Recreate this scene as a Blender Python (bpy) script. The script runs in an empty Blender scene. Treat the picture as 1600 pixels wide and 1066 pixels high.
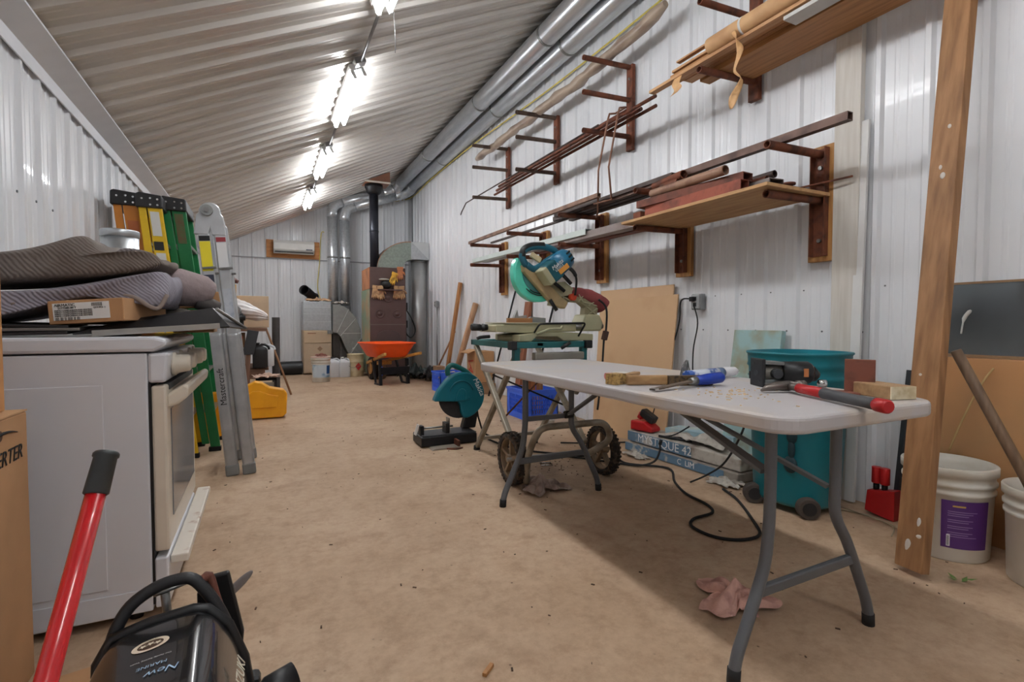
import bpy, math, random
from mathutils import Vector, Matrix, Euler
random.seed(7)
SC = bpy.context.scene
COL = SC.collection
PI = math.pi
V = Vector
# ---------------------------------------------------------------- materials
def lin(c):
    out = []
    for x in c:
        x = x / 255.0
        out.append(x / 12.92 if x <= 0.04045 else ((x + 0.055) / 1.055) ** 2.4)
    return tuple(out)
def scale(c, k): return tuple(max(0, min(1, x * k)) for x in c)
MATS = {}
def mat(name, rgb, rough=.5, metal=0., var=.12, vs=9., bump=0., bs=60., rgb2=None, thr=(.45, .65), stretch=(1, 1, 1), emit=0., trans=0., alpha=1., coat=0., detail=4.):
    if name in MATS: return MATS[name]
    m = bpy.data.materials.new(name); m.use_nodes = True
    nt = m.node_tree; N = nt.nodes; Lk = nt.links
    b = N['Principled BSDF']
    c = lin(rgb)
    b.inputs['Roughness'].default_value = rough
    b.inputs['Metallic'].default_value = metal
    b.inputs['Coat Weight'].default_value = coat
    b.inputs['Transmission Weight'].default_value = trans
    b.inputs['Alpha'].default_value = alpha
    tc = N.new('ShaderNodeTexCoord'); mp = N.new('ShaderNodeMapping')
    mp.inputs['Scale'].default_value = stretch
    Lk.new(tc.outputs['Object'], mp.inputs['Vector'])
    if var > 0 or rgb2:
        nz = N.new('ShaderNodeTexNoise'); nz.inputs['Scale'].default_value = vs; nz.inputs['Detail'].default_value = detail
        Lk.new(mp.outputs['Vector'], nz.inputs['Vector'])
        cr = N.new('ShaderNodeValToRGB')
        if rgb2:
            cr.color_ramp.elements[0].position = thr[0]; cr.color_ramp.elements[1].position = thr[1]
            cr.color_ramp.elements[0].color = c + (1,); cr.color_ramp.elements[1].color = lin(rgb2) + (1,)
        else:
            cr.color_ramp.elements[0].position = .3; cr.color_ramp.elements[1].position = .7
            cr.color_ramp.elements[0].color = scale(c, 1 - var) + (1,); cr.color_ramp.elements[1].color = scale(c, 1 + var) + (1,)
        Lk.new(nz.outputs['Fac'], cr.inputs['Fac']); Lk.new(cr.outputs['Color'], b.inputs['Base Color'])
    else:
        b.inputs['Base Color'].default_value = c + (1,)
    if bump:
        n2 = N.new('ShaderNodeTexNoise'); n2.inputs['Scale'].default_value = bs; n2.inputs['Detail'].default_value = 3
        Lk.new(mp.outputs['Vector'], n2.inputs['Vector'])
        bp = N.new('ShaderNodeBump'); bp.inputs['Strength'].default_value = bump; bp.inputs['Distance'].default_value = .01
        Lk.new(n2.outputs['Fac'], bp.inputs['Height']); Lk.new(bp.outputs['Normal'], b.inputs['Normal'])
    if emit:
        b.inputs['Emission Color'].default_value = c + (1,); b.inputs['Emission Strength'].default_value = emit
    MATS[name] = m; return m
def wood(name, rgb, rgb2, axis='z', rough=.6, vs=3.):
    st = {'x': (1, 14, 14), 'y': (14, 1, 14), 'z': (14, 14, 1)}[axis]
    return mat(name, rgb, rough=rough, rgb2=rgb2, thr=(.35, .7), vs=vs, stretch=st, bump=.12, bs=vs * 2, detail=6.)
# ---------------------------------------------------------------- mesh building
WM = {}
class MB:
    def __init__(s, M=None):
        s.v = []; s.f = []; s.sm = []; s.M = M
    def add(s, vs, fs, sm=False):
        o = len(s.v)
        s.v += [(s.M @ V(p)) if s.M is not None else V(p) for p in vs]
        for i, f in enumerate(fs):
            s.f.append([o + k for k in f]); s.sm.append(sm if isinstance(sm, bool) else sm[i])
        return s
    def box(s, x0, x1, y0, y1, z0, z1):
        p = [(x, y, z) for x in (x0, x1) for y in (y0, y1) for z in (z0, z1)]
        return s.add(p, [(0, 1, 3, 2), (4, 6, 7, 5), (0, 4, 5, 1), (2, 3, 7, 6), (0, 2, 6, 4), (1, 5, 7, 3)])
    def cbox(s, c, size, rot=(0, 0, 0)):
        R = Euler(rot).to_matrix(); c = V(c)
        hx, hy, hz = size[0] / 2, size[1] / 2, size[2] / 2
        p = [c + R @ V((x, y, z)) for x in (-hx, hx) for y in (-hy, hy) for z in (-hz, hz)]
        return s.add(p, [(0, 1, 3, 2), (4, 6, 7, 5), (0, 4, 5, 1), (2, 3, 7, 6), (0, 2, 6, 4), (1, 5, 7, 3)])
    def bar(s, p0, p1, w, h, up=(0, 0, 1)):
        p0, p1 = V(p0), V(p1); d = (p1 - p0).normalized(); u = V(up)
        a = d.cross(u)
        if a.length < 1e-4: a = d.cross(V((1, 0, 0)))
        a.normalize(); u = a.cross(d).normalized()
        p = []
        for q in (p0, p1):
            for i, j in ((-1, -1), (1, -1), (1, 1), (-1, 1)):
                p.append(q + a * (i * w / 2) + u * (j * h / 2))
        return s.add(p, [(0, 1, 2, 3), (7, 6, 5, 4), (0, 4, 5, 1), (1, 5, 6, 2), (2, 6, 7, 3), (3, 7, 4, 0)])
    def tube(s, pts, r, n=8, closed=False, cap=True):
        P = [V(p) for p in pts]; m = len(P)
        rs = r if isinstance(r, (list, tuple)) else [r] * m
        T = []
        for i in range(m):
            if closed: t = P[(i + 1) % m] - P[i - 1]
            else: t = P[min(i + 1, m - 1)] - P[max(i - 1, 0)]
            T.append(t.normalized() if t.length > 1e-9 else V((0, 0, 1)))
        a = T[0].cross(V((0, 0, 1)))
        if a.length < 1e-3: a = T[0].cross(V((1, 0, 0)))
        a.normalize(); vs = []
        for i in range(m):
            a = (a - T[i] * a.dot(T[i]))
            if a.length < 1e-6: a = T[i].orthogonal()
            a.normalize(); b = T[i].cross(a)
            for k in range(n):
                t = 2 * PI * k / n
                vs.append(P[i] + (a * math.cos(t) + b * math.sin(t)) * rs[i])
        fs = []
        for i in range(m if closed else m - 1):
            j = (i + 1) % m
            for k in range(n):
                l = (k + 1) % n
                fs.append((i * n + k, i * n + l, j * n + l, j * n + k))
        sm = [True] * len(fs)
        if cap and not closed:
            fs.append(tuple(range(n))[::-1]); fs.append(tuple((m - 1) * n + k for k in range(n))); sm += [False, False]
        return s.add(vs, fs, sm)
    def cyl(s, p0, p1, r0, r1=None, n=16, cap=True):
        return s.tube([p0, p1], [r0, r0 if r1 is None else r1], n, cap=cap)
    def pipe(s, p0, p1, ro, ri, n=12):
        s.tube([p0, p1], ro, n, cap=False); p0, p1 = V(p0), V(p1)
        d = (p1 - p0).normalized(); a = d.cross(V((0, 0, 1)))
        if a.length < 1e-3: a = d.cross(V((1, 0, 0)))
        a.normalize(); b = d.cross(a)
        vs = []
        for q in (p0, p1):
            for r in (ro, ri):
                for k in range(n):
                    t = 2 * PI * k / n; vs.append(q + (a * math.cos(t) + b * math.sin(t)) * r)
        fs = []
        for k in range(n):
            l = (k + 1) % n
            fs += [(k, l, n + l, n + k), (2 * n + k, 3 * n + k, 3 * n + l, 2 * n + l), (n + k, n + l, 3 * n + l, 3 * n + k)]
        return s.add(vs, fs)
    def sqtube(s, p0, p1, w, h, t=.004, up=(0, 0, 1)):
        p0, p1 = V(p0), V(p1); d = (p1 - p0).normalized(); a = d.cross(V(up)).normalized(); u = a.cross(d)
        vs = []
        for q in (p0, p1):
            for e in (0, t):
                for i, j in ((-1, -1), (1, -1), (1, 1), (-1, 1)):
                    vs.append(q + a * i * (w / 2 - e) + u * j * (h / 2 - e))
        fs = []
        for k in range(4):
            l = (k + 1) % 4
            fs += [(k, l, 8 + l, 8 + k), (4 + l, 4 + k, 12 + k, 12 + l), (k, 4 + k, 4 + l, l), (8 + l, 12 + l, 12 + k, 8 + k)]
        return s.add(vs, fs)
    def lathe(s, prof, o=(0, 0, 0), R=None, n=24):
        o = V(o); vs = []; R = R or Matrix.Identity(3)
        for r, z in prof:
            for k in range(n):
                t = 2 * PI * k / n; vs.append(o + R @ V((r * math.cos(t), r * math.sin(t), z)))
        fs = []
        for i in range(len(prof) - 1):
            for k in range(n):
                l = (k + 1) % n; fs.append((i * n + k, i * n + l, (i + 1) * n + l, (i + 1) * n + k))
        sm = [True] * len(fs)
        if prof[0][0] > 1e-4: fs.append(tuple(range(n))[::-1]); sm.append(False)
        if prof[-1][0] > 1e-4: fs.append(tuple((len(prof) - 1) * n + k for k in range(n))); sm.append(False)
        return s.add(vs, fs, sm)
    def openlathe(s, prof, o=(0, 0, 0), R=None, n=24):
        o = V(o); vs = []; R = R or Matrix.Identity(3)
        for r, z in prof:
            for k in range(n):
                t = 2 * PI * k / n; vs.append(o + R @ V((r * math.cos(t), r * math.sin(t), z)))
        fs = []
        for i in range(len(prof) - 1):
            for k in range(n):
                l = (k + 1) % n; fs.append((i * n + k, i * n + l, (i + 1) * n + l, (i + 1) * n + k))
        return s.add(vs, fs, True)
    def prism(s, poly, a, b, plane='xz', smooth=False):
        f = {'xz': lambda p, d: (p[0], d, p[1]), 'xy': lambda p, d: (p[0], p[1], d), 'yz': lambda p, d: (d, p[0], p[1])}[plane]
        n = len(poly)
        vs = [f(p, a) for p in poly] + [f(p, b) for p in poly]
        fs = [(i, (i + 1) % n, n + (i + 1) % n, n + i) for i in range(n)]
        sm = [smooth] * n + [False, False]
        fs += [tuple(range(n))[::-1], tuple(range(n, 2 * n))]
        return s.add(vs, fs, sm)
    def sph(s, c, r, nu=16, nv=10, sc=(1, 1, 1)):
        c = V(c); vs = [c + V((0, 0, -r * sc[2]))]
        for j in range(1, nv):
            p = -PI / 2 + PI * j / nv
            for k in range(nu):
                t = 2 * PI * k / nu
                vs.append(c + V((r * sc[0] * math.cos(p) * math.cos(t), r * sc[1] * math.cos(p) * math.sin(t), r * sc[2] * math.sin(p))))
        vs.append(c + V((0, 0, r * sc[2]))); fs = []
        for k in range(nu): fs.append((0, 1 + (k + 1) % nu, 1 + k))
        for j in range(nv - 2):
            for k in range(nu):
                l = (k + 1) % nu; a = 1 + j * nu
                fs.append((a + k, a + l, a + nu + l, a + nu + k))
        t = len(vs) - 1; a = 1 + (nv - 2) * nu
        for k in range(nu): fs.append((a + k, a + (k + 1) % nu, t))
        return s.add(vs, fs, True)
    def grid(s, fn, nu, nv):
        vs = [fn(i / nu, j / nv) for j in range(nv + 1) for i in range(nu + 1)]
        fs = [(j * (nu + 1) + i, j * (nu + 1) + i + 1, (j + 1) * (nu + 1) + i + 1, (j + 1) * (nu + 1) + i) for j in range(nv) for i in range(nu)]
        return s.add(vs, fs, True)
def obj(name, mb, m, parent=None, loc=None, bevel=0., seg=2, subsurf=0, solid=0., label=None, cat=None, group=None, kind=None):
    me = bpy.data.meshes.new(name)
    vs = mb.v
    if parent is not None:
        inv = WM[parent].inverted(); vs = [inv @ p for p in vs]; W = WM[parent]
    else:
        if loc is None:
            lo = [min(p[i] for p in vs) for i in range(3)]; hi = [max(p[i] for p in vs) for i in range(3)]
            loc = ((lo[0] + hi[0]) / 2, (lo[1] + hi[1]) / 2, lo[2])
        loc = V(loc); vs = [p - loc for p in vs]; W = Matrix.Translation(loc)
    me.from_pydata([tuple(p) for p in vs], [], mb.f)
    for i, p in enumerate(me.polygons): p.use_smooth = mb.sm[i]
    me.materials.append(m); me.update()
    o = bpy.data.objects.new(name, me); COL.objects.link(o)
    if parent is not None: o.parent = parent
    else: o.location = loc
    WM[o] = W
    if solid:
        md = o.modifiers.new('solid', 'SOLIDIFY'); md.thickness = solid; md.offset = 0
    if bevel:
        md = o.modifiers.new('bevel', 'BEVEL'); md.width = bevel; md.segments = seg; md.limit_method = 'ANGLE'; md.angle_limit = math.radians(40)
    if subsurf:
        md = o.modifiers.new('sub', 'SUBSURF'); md.levels = subsurf; md.render_levels = subsurf
    if label: o['label'] = label
    if cat: o['category'] = cat
    if group: o['group'] = group
    if kind: o['kind'] = kind
    return o
def thing(name, label, cat, loc, group=None):
    o = bpy.data.objects.new(name, None); COL.objects.link(o)
    o.location = loc; o.empty_display_size = .1
    o['label'] = label; o['category'] = cat
    if group: o['group'] = group
    WM[o] = Matrix.Translation(V(loc)); return o
def copy_tree(o, parent=None):
    c = o.copy(); COL.objects.link(c)
    if parent is not None: c.parent = parent
    for ch in [x for x in COL.objects if x.parent is o]: copy_tree(ch, c)
    return c
def dup(o, d, label, rz=0.):
    c = copy_tree(o); c.location = V(o.location) + V(d); c.rotation_euler = (0, 0, rz); c['label'] = label; return c
def text(name, body, size, M, m, parent, ext=.0006, align='CENTER', shear=0., sx=1.):
    cu = bpy.data.curves.new(name, 'FONT'); cu.body = body; cu.size = size; cu.extrude = ext; cu.align_x = align; cu.align_y = 'CENTER'; cu.shear = shear; cu.resolution_u = 3
    tmp = bpy.data.objects.new('tmp', cu); COL.objects.link(tmp)
    dg = bpy.context.evaluated_depsgraph_get(); me = bpy.data.meshes.new_from_object(tmp.evaluated_get(dg))
    bpy.data.objects.remove(tmp); bpy.data.curves.remove(cu)
    me.transform(WM[parent].inverted() @ M @ Matrix.Diagonal((sx, 1, 1, 1)))
    me.materials.clear(); me.materials.append(m); me.name = name
    o = bpy.data.objects.new(name, me); COL.objects.link(o); o.parent = parent; WM[o] = WM[parent]
    return o
def frame(o, x, y):
    # matrix with local x along x, local y along y, origin o
    x = V(x).normalized(); y = V(y); z = x.cross(y).normalized(); y = z.cross(x)
    M = Matrix((x, y, z)).transposed().to_4x4(); M.translation = V(o); return M
def arc(c, r, a0, a1, n):
    return [(c[0] + r * math.cos(a0 + (a1 - a0) * i / n), c[1] + r * math.sin(a0 + (a1 - a0) * i / n)) for i in range(n + 1)]
def bez(pts, n=8):
    # Catmull-Rom through points
    P = [V(p) for p in pts]; out = []
    for i in range(len(P) - 1):
        a = P[max(i - 1, 0)]; b = P[i]; c = P[i + 1]; d = P[min(i + 2, len(P) - 1)]
        for k in range(n):
            t = k / n
            out.append(.5 * ((2 * b) + (c - a) * t + (2 * a - 5 * b + 4 * c - d) * t * t + (3 * b - a - 3 * c + d) * t ** 3))
    out.append(P[-1]); return out
def rpoly(x0, x1, y0, y1, r, n=5):
    out = []
    for cx, cy, a in ((x1 - r, y1 - r, 0), (x0 + r, y1 - r, PI / 2), (x0 + r, y0 + r, PI), (x1 - r, y0 + r, 1.5 * PI)):
        out += arc((cx, cy), r, a, a + PI / 2, n)
    return out
# common materials
RUST = mat('rusty_steel', (118, 66, 44), .75, .2, rgb2=(80, 48, 36), vs=14, bump=.2)
RUST2 = mat('rust_brown_steel', (120, 70, 55), .7, .2, rgb2=(86, 54, 44), vs=10, bump=.2)
RED_OX = mat('red_oxide_steel', (150, 78, 58), .65, .1, rgb2=(112, 60, 46), vs=9, bump=.15)
GALV = mat('galvanised_steel', (190, 194, 196), .33, .85, var=.1, vs=25)
GALV_D = mat('dull_galvanised_steel', (150, 152, 150), .42, .7, var=.12, vs=20)
BLACK = mat('black_plastic', (22, 22, 24), .45, var=.2)
BLACKM = mat('black_metal', (30, 30, 33), .42, .4, var=.2)
DGREY = mat('dark_grey_paint', (60, 62, 65), .5, .2, var=.15)
WHITEP = mat('white_plastic', (214, 213, 208), .4, var=.05)
CARD = mat('cardboard', (176, 134, 94), .85, var=.1, vs=5)
CARD_D = mat('dull_cardboard', (150, 118, 88), .85, var=.12, vs=5)
STEEL = mat('bare_steel', (140, 140, 138), .35, .8, var=.15)
CHROME = mat('chrome_steel', (200, 200, 200), .15, 1., var=0)
LUMBER = wood('pine_lumber', (178, 126, 74), (142, 94, 50), 'y')
LUMBER_Z = wood('pine_post', (176, 122, 70), (140, 90, 48), 'z')
LUMBER_X = wood('pine_cross_board', (172, 122, 76), (138, 92, 52), 'x')
TEAL = mat('teal_paint', (8, 96, 110), .4, var=.1)
REDP = mat('red_paint', (178, 28, 30), .38, var=.08)
WHITE_T = mat('white_print', (225, 225, 225), .6, var=0)
BLACK_T = mat('black_print', (25, 24, 24), .7, var=0)
RUBBER = mat('black_rubber', (26, 25, 25), .8, var=.2)
# ---------------------------------------------------------------- room
R, L, YE, Y0 = 3.0, -1.03, 11.2, -2.6
SL = .47
def cz(x): return 2.35 + SL * (x - L)
WALLM = mat('white_steel_siding', (226, 228, 231), .32, 0., var=.03, vs=2, coat=.15)
CEILM = mat('white_steel_liner', (206, 202, 196), .3, .3, var=.05, vs=1.5)
def rib_profile(a0, a1, start):
    # (position, height) of a ribbed sheet between a0 and a1
    pts = [(a0, 0.)]; k = start
    while k - .0572 * 2 < a1:
        for d, h in ((-.026, 0), (-.012, .019), (.012, .019), (.026, 0), (.07, 0), (.077, .003), (.09, .003), (.097, 0), (.132, 0), (.139, .003), (.152, .003), (.159, 0)):
            p = k + d
            if a0 < p < a1: pts.append((p, h))
        k += .2286
    pts.append((a1, 0.)); return pts
mb = MB(); P = rib_profile(Y0, YE, Y0 + .1 + (1.647 - Y0 - .1) % .2286)
n = len(P)
mb.add([(R - h, y, 0) for y, h in P] + [(R - h, y, cz(R)) for y, h in P], [(i, n + i, n + i + 1, i + 1) for i in range(n - 1)])
mb.box(R + .001, R + .1, Y0, YE, 0, cz(R))
obj('wall_right', mb, WALLM, kind='structure')
mb = MB()
mb.add([(L + h, y, 0) for y, h in P] + [(L + h, y, cz(L)) for y, h in P], [(i, i + 1, n + i + 1, n + i) for i in range(n - 1)])
mb.box(L - .1, L - .001, Y0, YE, 0, cz(L))
obj('wall_left', mb, WALLM, kind='structure')
mb = MB(); P2 = rib_profile(L, R, L + .2)
n = len(P2)
mb.add([(x, YE - h, 0) for x, h in P2] + [(x, YE - h, cz(x)) for x, h in P2], [(i, i + 1, n + i + 1, n + i) for i in range(n - 1)])
mb.box(L, R, YE + .001, YE + .1, 0, cz(L))
obj('wall_back', mb, WALLM, kind='structure')
mb = MB(); n = len(P)
def ch(h): return h * 1.5
mb.add([(L, y, cz(L) - ch(h)) for y, h in P] + [(R, y, cz(R) - ch(h)) for y, h in P], [(i, n + i, n + i + 1, i + 1) for i in range(n - 1)])
mb.add([(L - .1, Y0, cz(L) + .03), (R + .1, Y0, cz(R) + .08), (R + .1, YE + .1, cz(R) + .08), (L - .1, YE + .1, cz(L) + .03)], [(0, 1, 2, 3)])
obj('ceiling', mb, CEILM, kind='structure')
# floor: stained dusty concrete
m = bpy.data.materials.new('dusty_concrete'); m.use_nodes = True
nt = m.node_tree; N = nt.nodes; K = nt.links; b = N['Principled BSDF']
tc = N.new('ShaderNodeTexCoord')
def nz(sc, det=6, rough=.55):
    q = N.new('ShaderNodeTexNoise'); q.inputs['Scale'].default_value = sc; q.inputs['Detail'].default_value = det; q.inputs['Roughness'].default_value = rough
    K.new(tc.outputs['Object'], q.inputs['Vector']); return q
def ramp(src, a, ca, bb, cb):
    q = N.new('ShaderNodeValToRGB'); q.color_ramp.elements[0].position = a; q.color_ramp.elements[1].position = bb
    q.color_ramp.elements[0].color = ca + (1,); q.color_ramp.elements[1].color = cb + (1,)
    K.new(src.outputs['Fac'], q.inputs['Fac']); return q
def mix(kind, f, A, B):
    q = N.new('ShaderNodeMixRGB'); q.blend_type = kind
    if isinstance(f, float): q.inputs['Fac'].default_value = f
    else: K.new(f, q.inputs['Fac'])
    K.new(A, q.inputs['Color1']); K.new(B, q.inputs['Color2']); return q.outputs['Color']
base = ramp(nz(1.1), .35, lin((176, 148, 120)), .68, lin((198, 172, 145)))
fine = ramp(nz(28, 8, .7), .3, (.74, .72, .7), .6, (1, 1, 1))
c1 = mix('MULTIPLY', .6, base.outputs['Color'], fine.outputs['Color'])
st = ramp(nz(2.3, 8, .65), .56, (1, 1, 1), .74, (.62, .54, .48))
c2 = mix('MULTIPLY', .75, c1, st.outputs['Color'])
vo = N.new('ShaderNodeTexVoronoi'); vo.inputs['Scale'].default_value = 17; K.new(tc.outputs['Object'], vo.inputs['Vector'])
sp = N.new('ShaderNodeValToRGB'); sp.color_ramp.elements[0].position = .035; sp.color_ramp.elements[1].position = .1
sp.color_ramp.elements[0].color = (.22, .17, .13, 1); sp.color_ramp.elements[1].color = (1, 1, 1, 1)
K.new(vo.outputs['Distance'], sp.inputs['Fac'])
gate = ramp(nz(1.7, 4), .5, (0, 0, 0), .6, (1, 1, 1))
c3 = mix('MULTIPLY', gate.outputs['Color'], c2, sp.outputs['Color'])
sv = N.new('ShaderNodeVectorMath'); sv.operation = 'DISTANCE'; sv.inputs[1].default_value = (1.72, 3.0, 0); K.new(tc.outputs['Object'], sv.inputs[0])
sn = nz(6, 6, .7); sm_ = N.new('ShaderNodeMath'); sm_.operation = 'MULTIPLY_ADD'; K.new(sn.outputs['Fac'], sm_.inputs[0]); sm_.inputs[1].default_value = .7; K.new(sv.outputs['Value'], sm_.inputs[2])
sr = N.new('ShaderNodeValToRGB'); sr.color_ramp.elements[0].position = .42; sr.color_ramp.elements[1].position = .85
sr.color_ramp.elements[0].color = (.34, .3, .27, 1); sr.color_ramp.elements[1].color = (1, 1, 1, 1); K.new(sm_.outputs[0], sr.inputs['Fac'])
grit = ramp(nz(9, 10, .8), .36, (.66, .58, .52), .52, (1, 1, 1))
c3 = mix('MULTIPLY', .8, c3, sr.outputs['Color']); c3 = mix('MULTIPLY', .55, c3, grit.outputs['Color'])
K.new(c3, b.inputs['Base Color']); b.inputs['Roughness'].default_value = .72
bp = N.new('ShaderNodeBump'); bp.inputs['Strength'].default_value = .25; bp.inputs['Distance'].default_value = .006
K.new(nz(35, 8, .7).outputs['Fac'], bp.inputs['Height']); K.new(bp.outputs['Normal'], b.inputs['Normal'])
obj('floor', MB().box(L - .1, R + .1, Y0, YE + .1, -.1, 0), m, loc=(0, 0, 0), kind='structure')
TRIM = mat('white_trim', (222, 224, 228), .4, var=.03)
mb = MB(); z = cz(L)
mb.prism([(L + .02, z - .02), (L + .02, z - .1), (L + .028, z - .1), (L + .028, z - .03), (L + .14, z + .022), (L + .138, z + .036)], Y0, YE - .01, 'xz')
obj('trim_1', mb, TRIM, kind='structure')
obj('trim_2', MB().box(L + .02, R - .02, YE - .03, YE - .012, 2.272, 2.29), mat('grey_joint_trim', (150, 152, 155), .4, .3, var=.05), kind='structure')
mb = MB(); mb.box(R - .09, R - .019, YE - .03, YE - .02, .0, cz(R) - .1); mb.box(R - .03, R - .02, YE - .09, YE - .02, 0, cz(R) - .1)
obj('trim_3', mb, mat('grey_corner_trim', (176, 178, 180), .35, .3, var=.05), kind='structure')
# screws on the siding: rows of screw heads
SCREW = mat('screw_heads', (110, 112, 115), .4, .6, var=0)
mb = MB()
for zz in (.95,):
    y = 1.647
    while y < 4:
        mb.cyl((R - .003, y + .06, zz), (R + .0, y + .06, zz), .006, n=6); mb.cyl((R - .003, y - .05, zz + .25), (R, y - .05, zz + .25), .005, n=6); y += .2286
for k_ in range(5): mb.cyl((L - .0, 2.75 + .2286 * k_, 1.62), (L + .004, 2.75 + .2286 * k_, 1.62), .007, n=6)
o = obj('trim_4', mb, SCREW, kind='structure')
# ---------------------------------------------------------------- lights
TUBE = mat('lit_fluorescent_tube', (250, 252, 255), .3, var=0, emit=44.)
HOUS = mat('white_lamp_housing', (226, 228, 228), .4, var=.03)
A = math.atan(SL)
LX = .72
def strip(y0):
    t = thing('strip_light', '', 'strip light', (LX, y0 + .61, cz(LX) - .03), 'fluorescent strip lights along the ceiling')
    M = Matrix.Translation((LX, y0, cz(LX) - .03)) @ Matrix.Rotation(-A, 4, 'Y')
    mb = MB(M); mb.prism([(-.06, 0), (.06, 0), (.06, -.025), (.035, -.05), (-.035, -.05), (-.06, -.025)], 0, 1.24, 'xz')
    obj('housing', mb, HOUS, t)
    for sx in (-.043, .043):
        mb = MB(M); mb.cyl((sx, .03, -.085), (sx, 1.21, -.085), .018, n=10)
        obj('tube', mb, TUBE, t)
    for yy in (.012, 1.212):
        for sx in (-.043, .043):
            mb = MB(M); mb.cbox((sx, yy + .008, -.072), (.028, .02, .07)); obj('socket', mb, HOUS, t, bevel=.004)
    return t
s0 = strip(4.43)
s0['label'] = 'lit twin tube strip light, largest and nearest one in view on the sloped ceiling'
dup(s0, (0, 2.16, 0), 'lit twin tube strip light, middle one of the three shown on the ceiling')
dup(s0, (0, 4.32, 0), 'lit twin tube strip light, smallest and nearest the end wall')
dup(s0, (0, -2.16, 0), 'lit twin tube strip light overhead, just outside the top of the picture')
dup(s0, (0, -4.32, 0), 'lit twin tube strip light overhead above the front end of the table')
dup(s0, (0, -6.4, 0), 'lit twin tube strip light overhead behind the viewer')
EMT = mat('conduit_steel', (150, 150, 150), .35, .7, var=.1)
for i, (a, bq, lb) in enumerate(((3.51, 4.43, 'thin grey conduit on the ceiling running up to the largest visible strip light'), (5.67, 6.59, 'thin grey conduit between the first and second visible strip lights'), (7.83, 8.75, 'thin grey conduit between the second and third visible strip lights'), (1.35, 2.27, 'thin grey conduit on the ceiling overhead, outside the picture'))):
    c = thing('electrical_conduit', lb, 'conduit', (LX, a, cz(LX) - .06), 'conduits between the strip lights')
    obj('pipe', MB().cyl((LX + .03, a + .06, cz(LX) - .055), (LX + .03, bq - .06, cz(LX) - .055), .012, n=8), EMT, c)
    obj('junction_box', MB().cbox((LX + .02, bq - .08, cz(LX) - .05), (.09, .09, .05), (0, -A, 0)), EMT, c, bevel=.005)
obj('hanging_wire', MB().tube(bez([(LX + .12, 3.6, cz(LX + .12) - .02), (LX + .14, 3.62, 3.0), (LX + .15, 3.66, 2.9)], 5), .003, n=5), EMT, label='thin wire dangling from the ceiling beside the largest strip light', cat='wire')
# ---------------------------------------------------------------- camera, world
cam = bpy.data.cameras.new('camera'); co = bpy.data.objects.new('camera', cam); COL.objects.link(co)
cam.lens = 18.0; cam.sensor_width = 36.0; cam.clip_start = .02
co.location = (0, 0, 1.0); co.rotation_euler = (math.radians(90 - 2.0045), 0, math.radians(-25.9754))
SC.camera = co
w = bpy.data.worlds.new('ambient_fill'); SC.world = w; w.use_nodes = True  # even ambient fill, added to reach in through the open end behind the camera
w.node_tree.nodes['Background'].inputs['Color'].default_value = (.95, .97, 1, 1)
w.node_tree.nodes['Background'].inputs['Strength'].default_value = .25
vs = SC.view_settings
vs.view_transform = 'Standard'; vs.look = 'None'; vs.gamma = 1; vs.exposure = .36; vs.use_curve_mapping = False
SC.cycles.use_denoising = True
SC.cycles.max_bounces = 8; SC.cycles.diffuse_bounces = 5; SC.cycles.glossy_bounces = 4
# ---------------------------------------------------------------- ducts
def rounded(path, rad, n=5):
    P = [V(p) for p in path]; out = [P[0]]
    for i in range(1, len(P) - 1):
        a = (P[i - 1] - P[i]).normalized(); c = (P[i + 1] - P[i]).normalized()
        p0 = P[i] + a * rad; p1 = P[i] + c * rad
        for k in range(n + 1):
            s = k / n; out.append(p0 * (1 - s) ** 2 + P[i] * 2 * s * (1 - s) + p1 * s * s)
    out.append(P[-1]); return out
DU = mat('galvanised_duct', (206, 210, 214), .3, .65, var=.12, vs=6, stretch=(6, 1, 6))
for (xv, zt, zr, xr, zb, yv, lb) in ((1.285, 3.26, 3.88, 2.6, 1.36, 10.85, 'round galvanised duct along the ceiling whose drop is leftmost at the end wall'), (1.525, 3.2, 3.845, 2.85, 1.36, 10.85, 'round galvanised duct touching the high side wall, its drop rightmost at the end wall')):
    t = thing('round_duct', lb, 'duct', (xv, yv, zb), 'galvanised round ducts')
    zk = zr - .07
    r = .098
    up = [(xv, yv, zb), (xv, yv, zt - .14)]
    obj('riser', MB().tube(up, r, 20), DU, t)
    el = rounded([(xv, yv, zt - .14), (xv, yv, zt + .1), (xv + .2, yv, zt + .1 + .2 * (zk - zt - .1) / (xr - xv))], .16, 4)
    obj('elbow', MB().tube(el, r * 1.02, 20), DU, t)
    el2 = rounded([(xr - .3, yv, zk - .3 * (zk - zt - .1) / (xr - xv)), (xr, yv, zk), (xr, yv - .35, zr)], .2, 4)
    obj('sloped_run', MB().tube([el[-1], el2[0]], r, 20), DU, t)
    obj('elbow', MB().tube(el2, r * 1.02, 20), DU, t)
    obj('long_run', MB().tube([el2[-1], (xr, -1.0, zr)], r + .012, 24), DU, t)
    for yy in (8.6, 6.3, 4.55, 2.2):
        obj('joint_band', MB().tube([(xr, yy, zr), (xr, yy - .03, zr)], r + .017, 24), GALV_D, t)
    obj('strap', MB().tube([(xv, yv, 2.33), (xv, yv, 2.3)], r + .005, 20), GALV_D, t)
ROPE = mat('yellow_cord', (214, 196, 96), .7, var=.15)
obj('cord', MB().tube(bez([(2.96, 1.2, 3.66), (2.96, 3.3, 3.63), (2.955, 5.1, 3.64), (2.95, 7.5, 3.74), (2.95, 9.6, 3.76), (2.93, 11.1, 3.72), (2.3, 11.1, 3.56), (1.9, 11.1, 3.4), (1.66, 11.1, 3.3)], 6), .009, n=6), ROPE, label='yellow cord strung along the top of the side wall under the ducts', cat='cord')
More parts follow.
